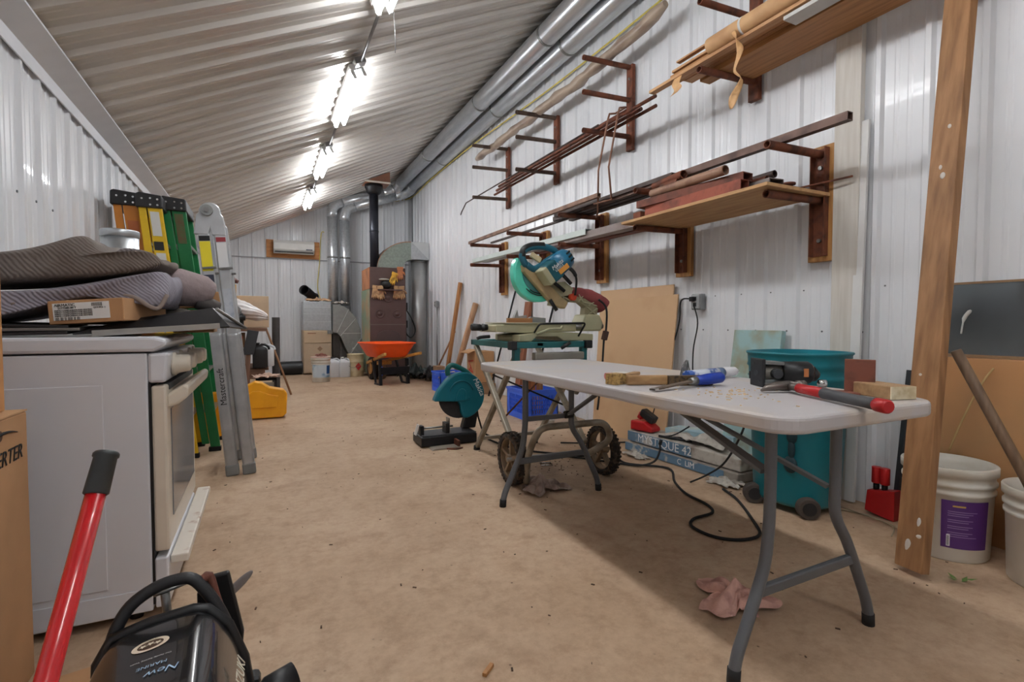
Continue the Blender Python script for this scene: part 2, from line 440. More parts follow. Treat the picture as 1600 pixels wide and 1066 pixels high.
obj('cord', MB().tube(bez([(1.16, 11.13, 2.85), (1.1, 11.12, 2.8), (1.06, 11.12, 2.2), (1.02, 11.12, 1.75), (1.06, 11.02, 1.5), (1.1, 10.95, 1.46)], 6), .008, n=6), ROPE, label='yellow cord hanging down the end wall left of the two duct drops', cat='cord')
# ---------------------------------------------------------------- upper steel brackets
XA = 2.46
def up_bracket(y, zs, lb):
    t = thing('wall_bracket', lb, 'bracket', (R - .03, y, 2.56), 'rusty three-arm pipe brackets high on the wall')
    obj('upright', MB().box(R - .055, R - .02, y - .04, y + .04, zs[-1] - .1, max(zs) + .04), RUST, t, bevel=.003)
    for z in zs: obj('arm', MB().pipe((XA, y, z), (R - .05, y, z + .02), .022, .017, 10), RUST if y < 4.4 else mat('weathered_pipe', (96, 78, 66), .7, .3, rgb2=(70, 52, 44), vs=12), t)
    for z in (zs[0] - .08, zs[-1] + .12): obj('bolt', MB().cyl((R - .062, y, z), (R - .05, y, z), .01, n=6), STEEL, t)
    return t
up_bracket(3.68, (3.235, 2.95, 2.63), 'rusty three-arm wall bracket, second from the lumber, behind the hanging bent rod')
up_bracket(4.95, (3.245, 2.985, 2.642), 'rusty three-arm wall bracket in the middle of the upper row')
up_bracket(6.2, (3.28, 3.005, 2.622), 'rusty three-arm wall bracket farthest along the upper row')
up_bracket(2.4, (3.28, 2.99, 2.575), 'rusty wall bracket carrying the far end of the lumber stack')
up_bracket(1.15, (3.28, 2.99, 2.575), 'rusty wall bracket under the near end of the lumber, outside the picture')
BWOOD = wood('bracket_backer_wood', (186, 136, 78), (140, 94, 48), 'z')
def low_bracket(y, z1, z2, zb, zt, lb):
    t = thing('shelf_bracket', lb, 'bracket', (R - .04, y, zb), 'rusty two-arm shelf brackets on wooden backers')
    obj('backer', MB().box(R - .058, R - .02, y - .075, y + .075, zb, zt), BWOOD, t, bevel=.003)
    mb = MB(); mb.box(R - .064, R - .058, y - .045, y + .045, zb + .03, zt - .02); mb.box(R - .1, R - .064, y + .039, y + .045, zb + .03, zt - .02); mb.box(R - .1, R - .064, y - .045, y - .039, zb + .03, zt - .02)
    obj('upright', mb, RUST, t)
    for z in (z1, z2): obj('arm', MB().pipe((2.47, y, z), (R - .06, y, z + .01), .023, .017, 12), RUST, t)
    for z in (zb + .12, zt - .13): obj('bolt', MB().cyl((R - .078, y, z), (R - .064, y, z), .012, n=6), STEEL, t)
low_bracket(1.92, 1.968, 1.703, 1.36, 2.03, 'two-arm shelf bracket on a wood backer, nearest the white post, under the plywood shelf end')
low_bracket(3.01, 1.972, 1.7, 1.36, 2.03, 'two-arm shelf bracket holding the far end of the plywood shelf')
low_bracket(4.08, 1.998, 1.726, 1.385, 2.05, 'two-arm shelf bracket on a wood backer right of the mitre saw motor')
low_bracket(5.19, 2.004, 1.745, 1.39, 2.06, 'two-arm shelf bracket on a wood backer behind the mitre saw handle')
low_bracket(6.31, 2.025, 1.764, 1.38, 2.09, 'two-arm shelf bracket on a wood backer, last one toward the end wall')
# stock on the brackets
def stock(name, mb, m, label, cat, bevel=0, group=None): return obj(name, mb, m, label=label, cat=cat, bevel=bevel, group=group)
DSTEEL = mat('dark_mill_steel', (78, 66, 62), .55, .5, rgb2=(60, 46, 42), vs=8)
stock('square_tube', MB().sqtube((2.6, 1.56, 2.014), (2.62, 3.9, 2.026), .042, .042), mat('mill_scale_steel', (104, 80, 70), .5, .4, rgb2=(72, 52, 46), vs=7), 'long square steel tube poking out past the end bracket toward the white post', 'steel tube')
stock('square_tube', MB().sqtube((2.5, 3.5, 2.05), (2.49, 6.4, 2.062), .035, .035), mat('tan_rusted_tube', (136, 104, 86), .6, .3, rgb2=(98, 70, 58), vs=7), 'long rusty square tube across the far three brackets, above the white studs', 'steel tube')
stock('angle_iron', MB().bar((2.72, 4.25, 2.03), (2.72, 6.2, 2.053), .03, .02), DSTEEL, 'dark steel bar behind the rusty square tube on the far brackets', 'steel bar')
for i, (x, ya, yb, wd, zz, lb) in enumerate(((2.6, 2.75, 4.35, .05, 2.012, 'flat dark steel bar nearest the room edge of the bundle on the upper arms'), (2.67, 2.6, 4.5, .04, 2.014, 'dark steel bar second from the room edge of the bundle on the upper arms'), (2.73, 2.7, 4.2, .05, 2.016, 'dark steel bar third from the room edge of the bundle on the upper arms'), (2.80, 2.65, 4.4, .05, 2.018, 'dark steel bar next to the wall in the bundle on the upper arms'))):
    stock('steel_bar', MB().bar((x, ya, zz + .022), (x, yb, zz + .034), wd, .03 + .01 * i), DSTEEL, lb, 'steel bar', group='dark bars on the upper arms')
stock('round_pipe', MB().pipe((2.56, 2.62, 2.0), (2.6, 2.95, 2.0), .03, .024, 12), RUST, 'short rusty pipe lying across the far end of the dark bars', 'pipe')
PVC = mat('pale_green_stud', (204, 214, 210), .45, .2, var=.06)
def track(x0, x1, z, h, ya, yb, za=0., t=.006):
    mb = MB(); mb.box(x0, x1, ya, yb, z, z + t); mb.box(x0, x0 + t, ya, yb, z, z + h); mb.box(x1 - t, x1, ya, yb, z, z + h); return mb
stock('steel_stud', MB().sqtube((2.56, 3.72, 1.79), (2.55, 6.35, 1.82), .09, .05, .004), PVC, 'pale white steel stud, nearest the room on the lower arms', 'steel stud')
stock('steel_stud', MB().sqtube((2.68, 3.85, 1.795), (2.67, 6.3, 1.822), .08, .045, .004), mat('galvanised_stud', (176, 178, 178), .4, .6, var=.1), 'grey galvanised stud beside the white one on the lower arms', 'steel stud')
stock('channel_beam', MB().sqtube((2.58, 3.0, 1.757), (2.58, 4.75, 1.777), .1, .06, .006), mat('weathered_channel', (140, 128, 124), .5, .5, rgb2=(112, 92, 84), vs=5), 'grey brown steel channel ending under the far edge of the plywood shelf', 'steel channel')
stock('channel_beam', MB().sqtube((2.7, 3.02, 1.75), (2.7, 4.9, 1.77), .09, .05, .006), RUST2, 'rusty steel channel lying behind the grey brown one', 'steel channel')
# plywood shelf and its load
PLY = mat('plywood', (190, 150, 104), .7, rgb2=(168, 126, 84), vs=3, stretch=(8, 1, 8))
stock('plywood_shelf', MB().box(2.40, 2.93, 1.86, 3.08, 1.727, 1.746), PLY, 'plywood shelf board lying across the two nearest lower bracket arms', 'shelf', .002)
stock('square_tube', MB().sqtube((2.52, 2.1, 1.789), (2.52, 2.92, 1.789), .07, .085, .006), RED_OX, 'red primed steel tube along the room edge of the plywood shelf', 'steel tube')
stock('channel_beam', MB().sqtube((2.57, 2.12, 1.858), (2.5, 2.98, 1.858), .09, .05, .006), RUST2, 'red brown steel channel resting on top of the red primed tube', 'steel channel')
stock('round_pipe', MB().pipe((2.5, 2.22, 1.915), (2.5, 2.86, 1.915), .03, .024, 14), mat('pale_rusty_pipe', (150, 118, 98), .6, .3, rgb2=(118, 84, 68), vs=9), 'pale rusty pipe lying on the red brown channel over the plywood shelf', 'pipe')
stock('rectangular_tube', MB().sqtube((2.62, 1.97, 1.782), (2.66, 2.5, 1.782), .11, .07, .006), mat('grey_steel_tube', (120, 112, 108), .45, .6, rgb2=(84, 70, 64), vs=8), 'open grey rectangular tube at the near end of the plywood shelf', 'steel tube')
stock('round_pipe', MB().pipe((2.66, 2.06, 1.84), (2.68, 2.6, 1.84), .022, .016, 12), RUST, 'thin dark pipe, lower of the pair behind the pale pipe', 'pipe')
stock('round_pipe', MB().pipe((2.71, 2.05, 1.874), (2.73, 2.6, 1.874), .022, .016, 12), DSTEEL, 'thin dark pipe, higher of the pair behind the pale pipe', 'pipe')
stock('round_pipe', MB().pipe((2.56, 2.66, 1.965), (2.58, 2.85, 1.965), .026, .02, 12), RUST, 'stub of rusty pipe lying beyond the pale pipe over the shelf', 'pipe')
stock('flat_plate', MB().box(2.7, 2.9, 1.93, 2.3, 1.747, 1.775), DSTEEL, 'dark steel plate behind the open grey tube on the shelf', 'steel plate')
mb = MB(); mb.lathe([(.025, 1.776), (.025, 1.8), (.04, 1.802), (.04, 1.812)], (2.76, 2.0, 0), n=14)
stock('pipe_cap', mb, RUST2, 'small rusty flanged cap standing on the dark plate', 'pipe cap')
stock('steel_block', MB().box(2.47, 2.56, 2.95, 3.03, 1.747, 1.81), RUST, 'short rusty block at the far corner of the plywood shelf', 'steel block', .004)
stock('thin_rod', MB().cyl((2.9, 1.72, 1.8), (2.75, 2.9, 1.79), .006, n=6), RUST, 'thin rusty rod lying near the wall on the plywood shelf', 'rod')
# rods on the lowest upper arms
lbs = ('rusty rod reaching farthest toward the lumber on the lowest upper arms', 'thin steel rod with a hooked far end on the lowest upper arms', 'rusty bar nearest the wall on the lowest upper arms', 'rusty bar in the middle of the bundle on the lowest upper arms', 'short thick rusty tube on top of the rod bundle')
for i, (x, ya, yb, r, dz) in enumerate(((2.62, 2.97, 5.7, .014, .036), (2.56, 3.6, 6.65, .008, .03), (2.74, 3.1, 6.1, .014, .036), (2.68, 3.2, 5.9, .016, .038), (2.65, 3.35, 5.4, .015, .07))):
    pts = [(x, ya, 2.632 + dz), (x - .02, yb, 2.62 + dz)]
    if i == 1: pts += [(x - .03, yb + .16, 2.55), (x - .03, yb + .19, 2.52)]
    stock('steel_rod', MB().tube(pts, r, 7), (RUST, DSTEEL, RUST, RUST2, RUST2)[i], lbs[i], 'rod', group='rods on the lowest upper arms')
# bent hanging rod
mb = MB()
mb.tube([(2.54, 3.42, 2.685), (2.51, 3.4, 2.63), (2.52, 3.54, 2.26), (2.52, 3.545, 1.92), (2.56, 3.62, 1.90)], .008, 7); mb.tube([(2.54, 3.29, 2.685), (2.51, 3.27, 2.63), (2.52, 3.4, 2.255), (2.52, 3.36, 1.985)], .008, 7)
mb.tube([(2.52, 3.6, 2.0), (2.52, 3.35, 1.985)], .008, 7); mb.tube([(2.54, 3.42, 2.685), (2.6, 3.42, 2.7), (2.6, 3.29, 2.7), (2.54, 3.29, 2.685)], .008, 7)
stock('hanging_rod_hook', mb, mat('brown_bent_rod', (128, 90, 72), .6, .3, var=.15), 'bent double rod hooked over the rods and hanging above the lower rack', 'rod')
# plastic wrapped roll on the top arms
mb = MB(); pts = []; rr = []
for i in range(30):
    s = i / 29; y = 6.75 - s * 3.75
    pts.append((2.74 + .008 * math.sin(i * 1.7), y, 3.3 + .008 * math.sin(i * .9) + (.07 * (s - .75) / .25 if s > .75 else 0)))
    rr.append(.046 + .006 * math.sin(i * 2.3) + .008 * random.random() - (.02 if i in (0, 29) else 0))
mb.tube(pts, rr, 10)
stock('wrapped_roll', mb, mat('dirty_plastic_wrap', (166, 148, 130), .35, rgb2=(124, 104, 90), vs=10, bump=.4, bs=18, stretch=(1, .3, 1)), 'long dirty plastic wrapped roll lying on the top bracket arms', 'roll')
# lumber stack at the top
zz = 2.6
def board(x, w, z, h, ya, yb, m, lb, dx=0.): stock('board', MB().bar((x + dx, ya, z + h / 2), (x, yb, z + h / 2), w, h), m, lb, 'board', .002, 'boards on the top rack')
TANB = wood('tan_trim_board', (196, 152, 108), (160, 112, 70), 'y')
board(2.77, .3, zz, .035, -.3, 2.46, LUMBER, 'wide brown plank at the bottom of the top rack stack', 0)
board(2.52, .05, zz + .03, .02, -.2, 2.9, TANB, 'thin tan strip sticking out lowest at the far end of the lumber stack')
board(2.56, .05, zz + .037, .018, -.2, 2.74, LUMBER, 'thin brown strip second from the room edge of the lumber stack')
board(2.63, .07, zz + .037, .03, -.3, 2.66, TANB, 'tan moulding in the middle of the lumber stack')
board(2.74, .09, zz + .037, .035, -.3, 2.62, LUMBER, 'brown board near the wall in the lumber stack')
board(2.62, .06, zz + .072, .02, -.3, 2.72, LUMBER, 'brown strip lying on the tan moulding')
board(2.72, .08, zz + .073, .02, -.3, 2.6, TANB, 'tan strip on top of the brown board near the wall')
board(2.62, .05, zz + .094, .014, -.3, 2.78, LUMBER, 'topmost thin brown strip reaching past the cardboard tube')
board(2.54, .045, zz + .05, .012, 1.9, 2.82, LUMBER, 'flat thin strip under the cardboard tube end')
stock('cardboard_tube', MB().pipe((2.515, -.3, zz + .105), (2.515, 2.36, zz + .105), .052, .045, 20), mat('cardboard_tube_skin', (196, 156, 112), .7, rgb2=(170, 128, 88), vs=4), 'long round cardboard tube on the room edge of the lumber stack', 'tube')
board(2.60, .05, zz + .13, .016, -.2, 2.76, TANB, 'tan strip reaching out highest beside the cardboard tube')
board(2.655, .05, zz + .148, .014, -.2, 2.68, LUMBER, 'brown strip topmost and nearest the wall beside the cardboard tube')
board(2.575, .035, zz + .168, .012, -.2, 2.7, TANB, 'narrow tan strip lying over the highest strips by the cardboard tube')
board(2.69, .05, zz + .1, .03, -.2, 2.72, TANB, 'square edged tan strip near the wall under the topmost brown strip')
board(2.61, .04, zz + .108, .018, -.2, 2.79, LUMBER, 'brown strip just below the highest tan strip beside the cardboard tube')
stock('grey_board', MB().bar((2.555, .1, zz + .012), (2.555, 1.86, zz + .012), .1, .02), mat('pale_grey_board', (198, 196, 192), .6, var=.06), 'pale grey board along the side of the lumber stack near the top of the picture', 'board')
tp = [(2.47, 2.16, zz + .09), (2.46, 2.12, zz + .02), (2.455, 2.09, 2.54), (2.46, 2.13, 2.45), (2.46, 2.08, 2.38), (2.455, 2.13, 2.3), (2.46, 2.15, 2.24)]
tp = bez(tp, 4)
def tape(u, v):
    k = min(int(v * (len(tp) - 1)), len(tp) - 2); f = v * (len(tp) - 1) - k; p = tp[k].lerp(tp[k + 1], f); a = v * 7
    return p + V((math.sin(a) * .7, math.cos(a), .2)) * (u - .5) * .055 * (.7 + .3 * math.sin(v * 9))
stock('paper_strip', MB().grid(tape, 4, 30), mat('crumpled_tape', (204, 160, 110), .6, var=.15, vs=20, bump=.3), 'crumpled strip of brown paper tape dangling from the lumber stack', 'tape')
bpy.data.objects['paper_strip'].modifiers.new('s', 'SOLIDIFY').thickness = .002
tp2 = bez([(2.5, 2.62, 2.63), (2.48, 2.62, 2.58), (2.48, 2.6, 2.54), (2.49, 2.66, 2.52)], 4)
mb = MB(); mb.grid(lambda u, v: tp2[min(int(v * 11.99), 11)] + V((.01 * math.sin(v * 8), 1, .1 * math.sin(5 * v))) * (u - .5) * .07, 3, 12)
stock('paper_scrap', mb, MATS['crumpled_tape'], 'small torn paper scrap at the far end of the lumber', 'paper')
stock('tube_band', MB().tube([(2.515, 2.12, zz + .105), (2.515, 2.105, zz + .105)], .0535, 20), WHITEP, 'white band around the cardboard tube beside the hanging tape', 'band')
# ---------------------------------------------------------------- posts and boards on the right
PAINTW = wood('white_painted_board', (214, 210, 202), (200, 194, 184), 'z')
stock('painted_board', MB().box(R - .06, R - .02, 1.71, 1.85, 0, 2.78), PAINTW, 'tall white painted board standing against the wall beside the end bracket', 'board', .003)
mb = MB(); mb.bar((R - .075, 1.71, 0.01), (R - .035, 1.70, 2.1), .05, .018, (1, 0, 0))
stock('trim_board', mb, mat('white_trim_board', (222, 222, 220), .5, var=.04), 'narrow white trim strip leaning beside the tall white painted board', 'board')
POST = wood('plank_wood', (160, 116, 76), (116, 80, 46), 'z', vs=2.2)
p0, p1 = V((2.305, 1.105, .0)), V((2.71, 1.165, 2.56))
mb = MB(); up = (p1 - p0).normalized()
mb.bar(p0 + V((0, 0, .022)), p1, .04, .112, (.25, 1, 0))
stock('leaning_plank', mb, POST, 'tall worn wooden plank leaning in front of the white buckets', 'plank', .003)
pk = bpy.data.objects['leaning_plank']; dpk = p1 - p0
for s_, oy, a_, b_ in ((.035, .01, .012, .03), (.075, -.025, .008, .022), (.055, -.03, .012, .008), (.3, .02, .006, .006), (.62, .0, .01, .014), (.635, .012, .006, .01), (.7, -.01, .007, .009)):
    q_ = p0 + dpk * s_ + V((0, 0, .022))
    obj('paint_splash', MB().sph(q_ + V((-.0205 + .25 * .0 - oy * -.25, oy, 0)), 1, 10, 6, (.0025, a_, b_)), mat('white_paint_splash', (206, 198, 188), .7, var=0), pk)
stock('angle_iron', MB().bar((2.9, 1.47, .02), (2.965, 1.45, .76), .025, .02), DGREY, 'dark steel bar leaning between the wall and the wooden plank', 'steel bar')
t = thing('framed_mirror', 'grey mirror panel on top of the brown panel by the wall', 'mirror', (R - .045, .9, .842))
obj('glass', MB().box(R - .055, R - .035, .45, 1.335, .852, 1.185), mat('grey_mirror_glass', (116, 122, 124), .12, .6, rgb2=(104, 110, 112), vs=2), t)
mb = MB()
for a in ((.44, 1.345, .842, .855), (.44, 1.345, 1.18, 1.19)): mb.box(R - .06, R - .03, *a)
obj('frame', mb, mat('brown_frame', (140, 110, 78), .5, var=.1), t)
obj('scratch', MB().tube(bez([(R - .0565, 1.235, .95), (R - .0565, 1.225, 1.02), (R - .0565, 1.2, 1.06)], 4), [.004] * 4 + [.009] * 4 + [.004], 5), mat('white_scrape', (205, 205, 200), .7, var=0), t)
stock('plywood_sheet', MB().box(R - .075, R - .03, .4, 1.37, .0, .84), mat('orange_brown_panel', (186, 136, 90), .5, rgb2=(150, 122, 88), vs=1.6, thr=(.4, .7)), 'orange brown panel standing against the wall behind the buckets', 'panel', .004)
stock('cord', MB().tube(bez([(2.91, 1.1, .8), (2.9, 1.14, .72), (2.89, 1.2, .55), (2.9, 1.25, .4)], 5), .004, n=5), mat('tan_twine', (188, 160, 110), .8, var=.1), 'tan twine hanging over the brown panel beside the stick', 'cord')
# outlets
def outlet(y, z, lb, zc):
    t = thing('outlet_box', lb, 'outlet', (R - .03, y, z - .06))
    obj('box', MB().box(R - .07, R - .018, y - .045, y + .045, z - .06, z + .06), mat('grey_box', (136, 138, 138), .4, .3, var=.08), t, bevel=.006)
    obj('cover', MB().box(R - .082, R - .071, y - .038, y + .038, z - .052, z + .052), mat('grey_cover', (160, 162, 162), .45, var=.05), t, bevel=.004)
    for dz in (-.022, .022): obj('socket', MB().cbox((R - .083, y, z + dz), (.004, .03, .028)), BLACK, t, bevel=.001)
    return t
t = outlet(2.86, 1.16, 'grey metal outlet box on the wall right of the brown sheets', 0)
obj('plug', MB().cbox((R - .1, 2.87, 1.18), (.035, .032, .035)), BLACK, t, bevel=.006)
stock('cord', MB().tube(bez([(R - .1, 2.87, 1.18), (R - .12, 2.96, 1.17), (R - .08, 3.02, 1.0), (R - .09, 3.1, .75), (R - .1, 3.16, .55), (R - .16, 3.2, .3), (R - .2, 3.3, .05), (2.5, 3.45, .012), (2.2, 3.6, .012)], 6), .006, n=6), RUBBER, 'black cord plugged into the outlet and dropping behind the table', 'cord')
stock('cord', MB().tube(bez([(R - .09, 2.86, 1.13), (R - .08, 2.83, 1.0), (R - .09, 2.86, .8), (R - .1, 2.85, .6), (R - .12, 2.8, .47), (R - .2, 2.75, .36), (R - .17, 2.7, .31)], 6), .005, n=6), RUBBER, 'thin black cord hanging straight down below the outlet box', 'cord')
t = outlet(9.3, 1.36, 'small grey outlet on conduit near the furnace corner', 0)
obj('conduit', MB().cyl((R - .04, 9.3, 0.02), (R - .04, 9.3, 1.3), .014, n=8), EMT, t)
# ---------------------------------------------------------------- leaning sheets by the wall
PLYB = mat('brown_sheet', (196, 162, 124), .75, rgb2=(182, 146, 108), vs=1.5)
stock('brown_sheet', MB().bar((2.81, 3.52, 0.0), (2.955, 3.54, 1.22), .95, .012, (1, 0, 0)), PLYB, 'brown cardboard sheet leaning in front of the other one behind the mitre saw', 'sheet')
stock('brown_sheet', MB().bar((2.88, 3.62, 0.0), (2.972, 3.62, 1.31), .98, .012, (1, 0, 0)), mat('pale_brown_sheet', (200, 166, 130), .75, rgb2=(184, 148, 112), vs=1.5), 'brown sheet leaning against the wall, its top edge showing above the front one', 'sheet')
FOAM = mat('weathered_blue_foam', (158, 190, 190), .8, rgb2=(150, 152, 130), vs=5, thr=(.45, .6))
stock('foam_sheet', MB().bar((2.83, 2.33, .04), (2.955, 2.33, .95), .36, .04, (1, 0, 0)), FOAM, 'weathered pale blue foam board leaning on the wall left of the teal bin', 'foam board')
stock('foam_sheet', MB().bar((2.8, 2.95, .19), (2.88, 2.4, .215), .17, .045), mat('blue_foam', (150, 180, 192), .75, rgb2=(178, 186, 180), vs=6), 'pale blue foam slab lying on the shingle bundles', 'foam board')
# shingle bundles
SHB = mat('shingle_wrapper', (96, 126, 150), .5, rgb2=(184, 180, 172), vs=9, thr=(.56, .62)); SHW = mat('torn_white_wrapper', (188, 182, 172), .6, rgb2=(150, 138, 126), vs=14, bump=.4, bs=30)
A0, A1 = V((2.57, 3.22, 0)), V((2.62, 2.2, 0))
d = (A1 - A0).normalized(); nrm = V((d.y, -d.x, 0)) * -1
if nrm.x < 0: nrm = -nrm
for i, (z0, h, sh, lb) in enumerate(((0.0, .07, .0, 'lower shingle bundle with a torn blue and white wrapper on the floor'), (.072, .085, .025, 'upper shingle bundle whose blue wrapper reads MYSTIQUE'))):
    t = thing('shingle_bundle', lb, 'shingle bundle', A0.lerp(A1, .5) + V((.15, 0, z0)), 'stacked shingle bundles')
    a = A0 + nrm * (.15 + sh); b_ = A1 + nrm * (.15 + sh)
    obj('bundle', MB().bar(a + V((0, 0, z0 + h / 2)), b_ + V((0, 0, z0 + h / 2)), .3, h - .004), SHW if i else mat('grey_shingles', (140, 130, 120), .8, var=.2, vs=20), t, bevel=.008)
    q0, q1 = A0 + nrm * (sh - .003), A0.lerp(A1, .62 if i else .9) + nrm * (sh - .003)
    obj('blue_wrapper', MB().bar(q0 + V((0, 0, z0 + h / 2)), q1 + V((0, 0, z0 + h / 2)), .004, h - .012), SHB, t)
    if i:
        M = frame(A0.lerp(A1, .37) + nrm * (sh - .0062) + V((0, 0, z0 + h * .5)), d, (0, 0, 1))
        text('lettering', 'MYSTIQUE 42', .084, M, WHITE_T, t, sx=1.05)

    else:
        M = frame(A0.lerp(A1, .6) + nrm * (sh - .0062) + V((0, 0, z0 + h * .5)), d, (0, 0, 1)); text('lettering', 'C  LIM', .055, M, WHITE_T, t)
def torn(c, sx, sy, seed, name, m, lb, hz=.04, cat='wrapper'):
    rn = random.Random(seed); ph = [rn.uniform(0, 6) for _ in range(6)]
    def fn(u, v):
        x, y = u - .5, v - .5
        e = 1 + .18 * math.sin(8 * math.atan2(y, x) + ph[0]) + .1 * math.sin(13 * math.atan2(y, x) + ph[1])
        z = abs(math.sin(7 * x + ph[2] + 3 * y) * math.cos(9 * y + ph[3])) * hz + .5 * hz * abs(math.sin(17 * x + 11 * y + ph[4]))
        return V(c) + V((x * sx * e, y * sy * e, .004 + z * (1 - 1.2 * max(abs(x), abs(y)))))
    return stock(name, MB().grid(fn, 22, 22), m, lb, cat)
torn((2.78, 2.62, .165), .24, .5, 3, 'torn_wrapper', SHW, 'crumpled torn white wrapper lying on top of the shingle bundles', .05)
torn((2.5, 3.0, .0), .1, .2, 5, 'torn_wrapper', SHW, 'small torn wrapper scrap on the floor below the MYSTIQUE lettering', .03)
torn((2.58, 2.25, .0), .16, .22, 6, 'torn_wrapper', SHW, 'torn white wrapper end lying between the shingles and the bin wheel', .03)
# charger
t = thing('battery_charger', 'red battery charger with a black battery on the shingle bundles', 'charger', (2.68, 3.12, .162))
Mx = Matrix.Translation((2.68, 3.12, .162)) @ Matrix.Rotation(math.radians(-75), 4, 'Z')
mb = MB(Mx); mb.prism([(-.1, 0), (.1, 0), (.1, .03), (.03, .075), (-.1, .075)], -.06, .06, 'xz'); obj('base', mb, REDP, t, bevel=.012)
mb = MB(Mx); mb.cbox((.03, .0, .115), (.13, .075, .06), (0, .5, 0)); obj('battery', mb, BLACK, t, bevel=.012)
mb = MB(Mx); mb.cbox((-.03, .0, .115), (.04, .07, .06), (0, .5, 0)); obj('battery_cap', mb, REDP, t, bevel=.01)
stock('clamp_bar', MB().tube(bez([(2.64, 2.86, .17), (2.68, 2.8, .19), (2.74, 2.72, .26)], 4), .006, 6).tube([(2.62, 2.9, .168), (2.7, 2.66, .168)], .009, 6), BLACKM, 'black bent wire tool lying on the shingles right of the charger', 'tool')
# teal bin
t = thing('wheeled_bin', 'large teal wheeled plastic bin standing behind the table end', 'bin', (2.64, 1.83, 0))
BIN = mat('teal_plastic', (10, 118, 132), .42, var=.08, vs=4, rgb2=(20, 108, 120))
def se(c, a, b, n=40, e=2.6):
    out = []
    for k in range(n):
        t_ = 2 * PI * k / n; cx, sx = math.cos(t_), math.sin(t_)
        out.append((c[0] + a * math.copysign(abs(cx) ** (2 / e), cx), c[1] + b * math.copysign(abs(sx) ** (2 / e), sx)))
    return out
def loft(secs, mb, close_bottom=True):
    n = len(secs[0][0]); vs = []; fs = []
    for poly, z in secs: vs += [(x, y, z) for x, y in poly]
    for i in range(len(secs) - 1):
        for k in range(n):
            l = (k + 1) % n; fs.append((i * n + k, i * n + l, (i + 1) * n + l, (i + 1) * n + k))
    sm = [True] * len(fs)
    if close_bottom: fs.append(tuple(range(n))[::-1]); sm.append(False)
    return mb.add(vs, fs, sm)
BC = (2.635, 1.83); Q = []
for z, a, b in ((.04, .18, .19), (.06, .19, .2), (.7, .22, .225), (.712, .229, .234), (.72, .223, .228), (.76, .225, .23), (.77, .234, .239), (.785, .229, .234), (.83, .232, .237), (.838, .24, .245), (.846, .236, .241), (.846, .224, .229), (.7, .208, .213), (.1, .175, .185), (.09, 0.01, 0.01)):
    Q.append((se(BC, a, b), z))
mb = MB(); loft(Q, mb); obj('tub', mb, BIN, t)
for x, y in ((2.45, 1.95), (2.49, 1.66), (2.78, 1.98)):
    w_ = obj('wheel', MB().cyl((x + .015, y + .02, .055), (x - .015, y - .02, .055), .055, n=24), mat('dusty_wheel', (70, 60, 54), .8, var=.2), t, bevel=.006)
    obj('hub', MB().cyl((x + .0165, y + .022, .055), (x - .0165, y - .022, .055), .034, n=14), BLACK, w_)
for (dy, z, r1, r2) in ((-.02, .42, .03, .045), (-.02, .35, .02, .05), (-.015, .27, .04, .045), (.085, .43, .012, .011)):
    obj('tar_stain', MB().sph((BC[0] - .197, BC[1] - .09 + dy, z), 1, 10, 6, (.012, r1, r2)), mat('dark_stain', (8, 44, 52), .6, var=.1), t)
# red jack block
t = thing('red_clamp_block', 'small red steel block with two red cylinders on the floor by the wall', 'jack', (2.84, 1.5, 0))
mb = MB(); mb.prism([(1.44, .0), (1.58, .02), (1.57, .13), (1.44, .155)], 2.83, 2.89, 'yz'); obj('block', mb, REDP, t, bevel=.004)
for y in (1.54, 1.5):
    c = obj('cylinder', MB().cyl((2.86, y, .17), (2.86, y, .255), .022, n=14), REDP, t, bevel=.003); obj('stem', MB().cyl((2.86, y, .13), (2.86, y, .17), .014, n=10), BLACKM, c)
stock('loose_wire', MB().tube(bez([(2.75, 1.68, .006), (2.8, 1.55, .006), (2.78, 1.45, .006), (2.72, 1.3, .006)], 6), .004, 5).tube(bez([(2.78, 1.72, .014), (2.77, 1.55, .014), (2.74, 1.4, .014), (2.6, 1.33, .014)], 6), .003, 5), mat('pale_wire', (150, 136, 110), .6, var=.1), 'pale loose wires lying on the floor in front of the red block', 'wire')
# buckets
BKT = mat('white_bucket_plastic', (222, 218, 208), .4, var=.05, rgb2=(206, 198, 182), vs=5)
def bucket(c, r, h, lb, group=None):
    t = thing('bucket', lb, 'bucket', (c[0], c[1], 0), group)
    k = r
    pr = [(k * .86, .0), (k * .9, .008), (k * .96, h * .7), (k * 1.0, h * .71), (k * 1.0, h * .74), (k * .965, h * .75), (k * .97, h * .79), (k * 1.02, h * .8), (k * 1.02, h * .83), (k * .975, h * .84), (k * .98, h * .9), (k * 1.04, h * .91), (k * 1.045, h * .99), (k * 1.03, h), (k * .97, h), (k * .95, h * .9), (k * .86, .02), (.001, .018)]
    obj('pail', MB().openlathe(pr, (c[0], c[1], 0), n=40).add([(c[0] + k * .86 * math.cos(2 * PI * i / 40), c[1] + k * .86 * math.sin(2 * PI * i / 40), 0) for i in range(40)], [tuple(range(40))[::-1]]), BKT, t)
    return t
def wrap_label(c, r0, r1, a0, a1, z0, z1, n=14):
    mb = MB()
    vs = []
    for z, r in ((z0, r0), (z1, r1)):
        for i in range(n + 1):
            a = a0 + (a1 - a0) * i / n; vs.append((c[0] + r * math.cos(a), c[1] + r * math.sin(a), z))
    return mb.add(vs, [(i, i + 1, n + 2 + i, n + 1 + i) for i in range(n)], True)
c1 = (2.70, 1.165); r1 = .16
b1 = bucket(c1, r1, .395, 'white plastic bucket with a purple label beside the leaning plank', 'white plastic buckets by the plank')
va = math.atan2(-c1[1], -c1[0])
a0, a1 = va - .12, va + 1.0
lbm = mat('purple_label', (84, 44, 112), .45, var=.04)
def rad(z): return r1 * (.9 + .06 * z / (.395 * .7)) + .0012
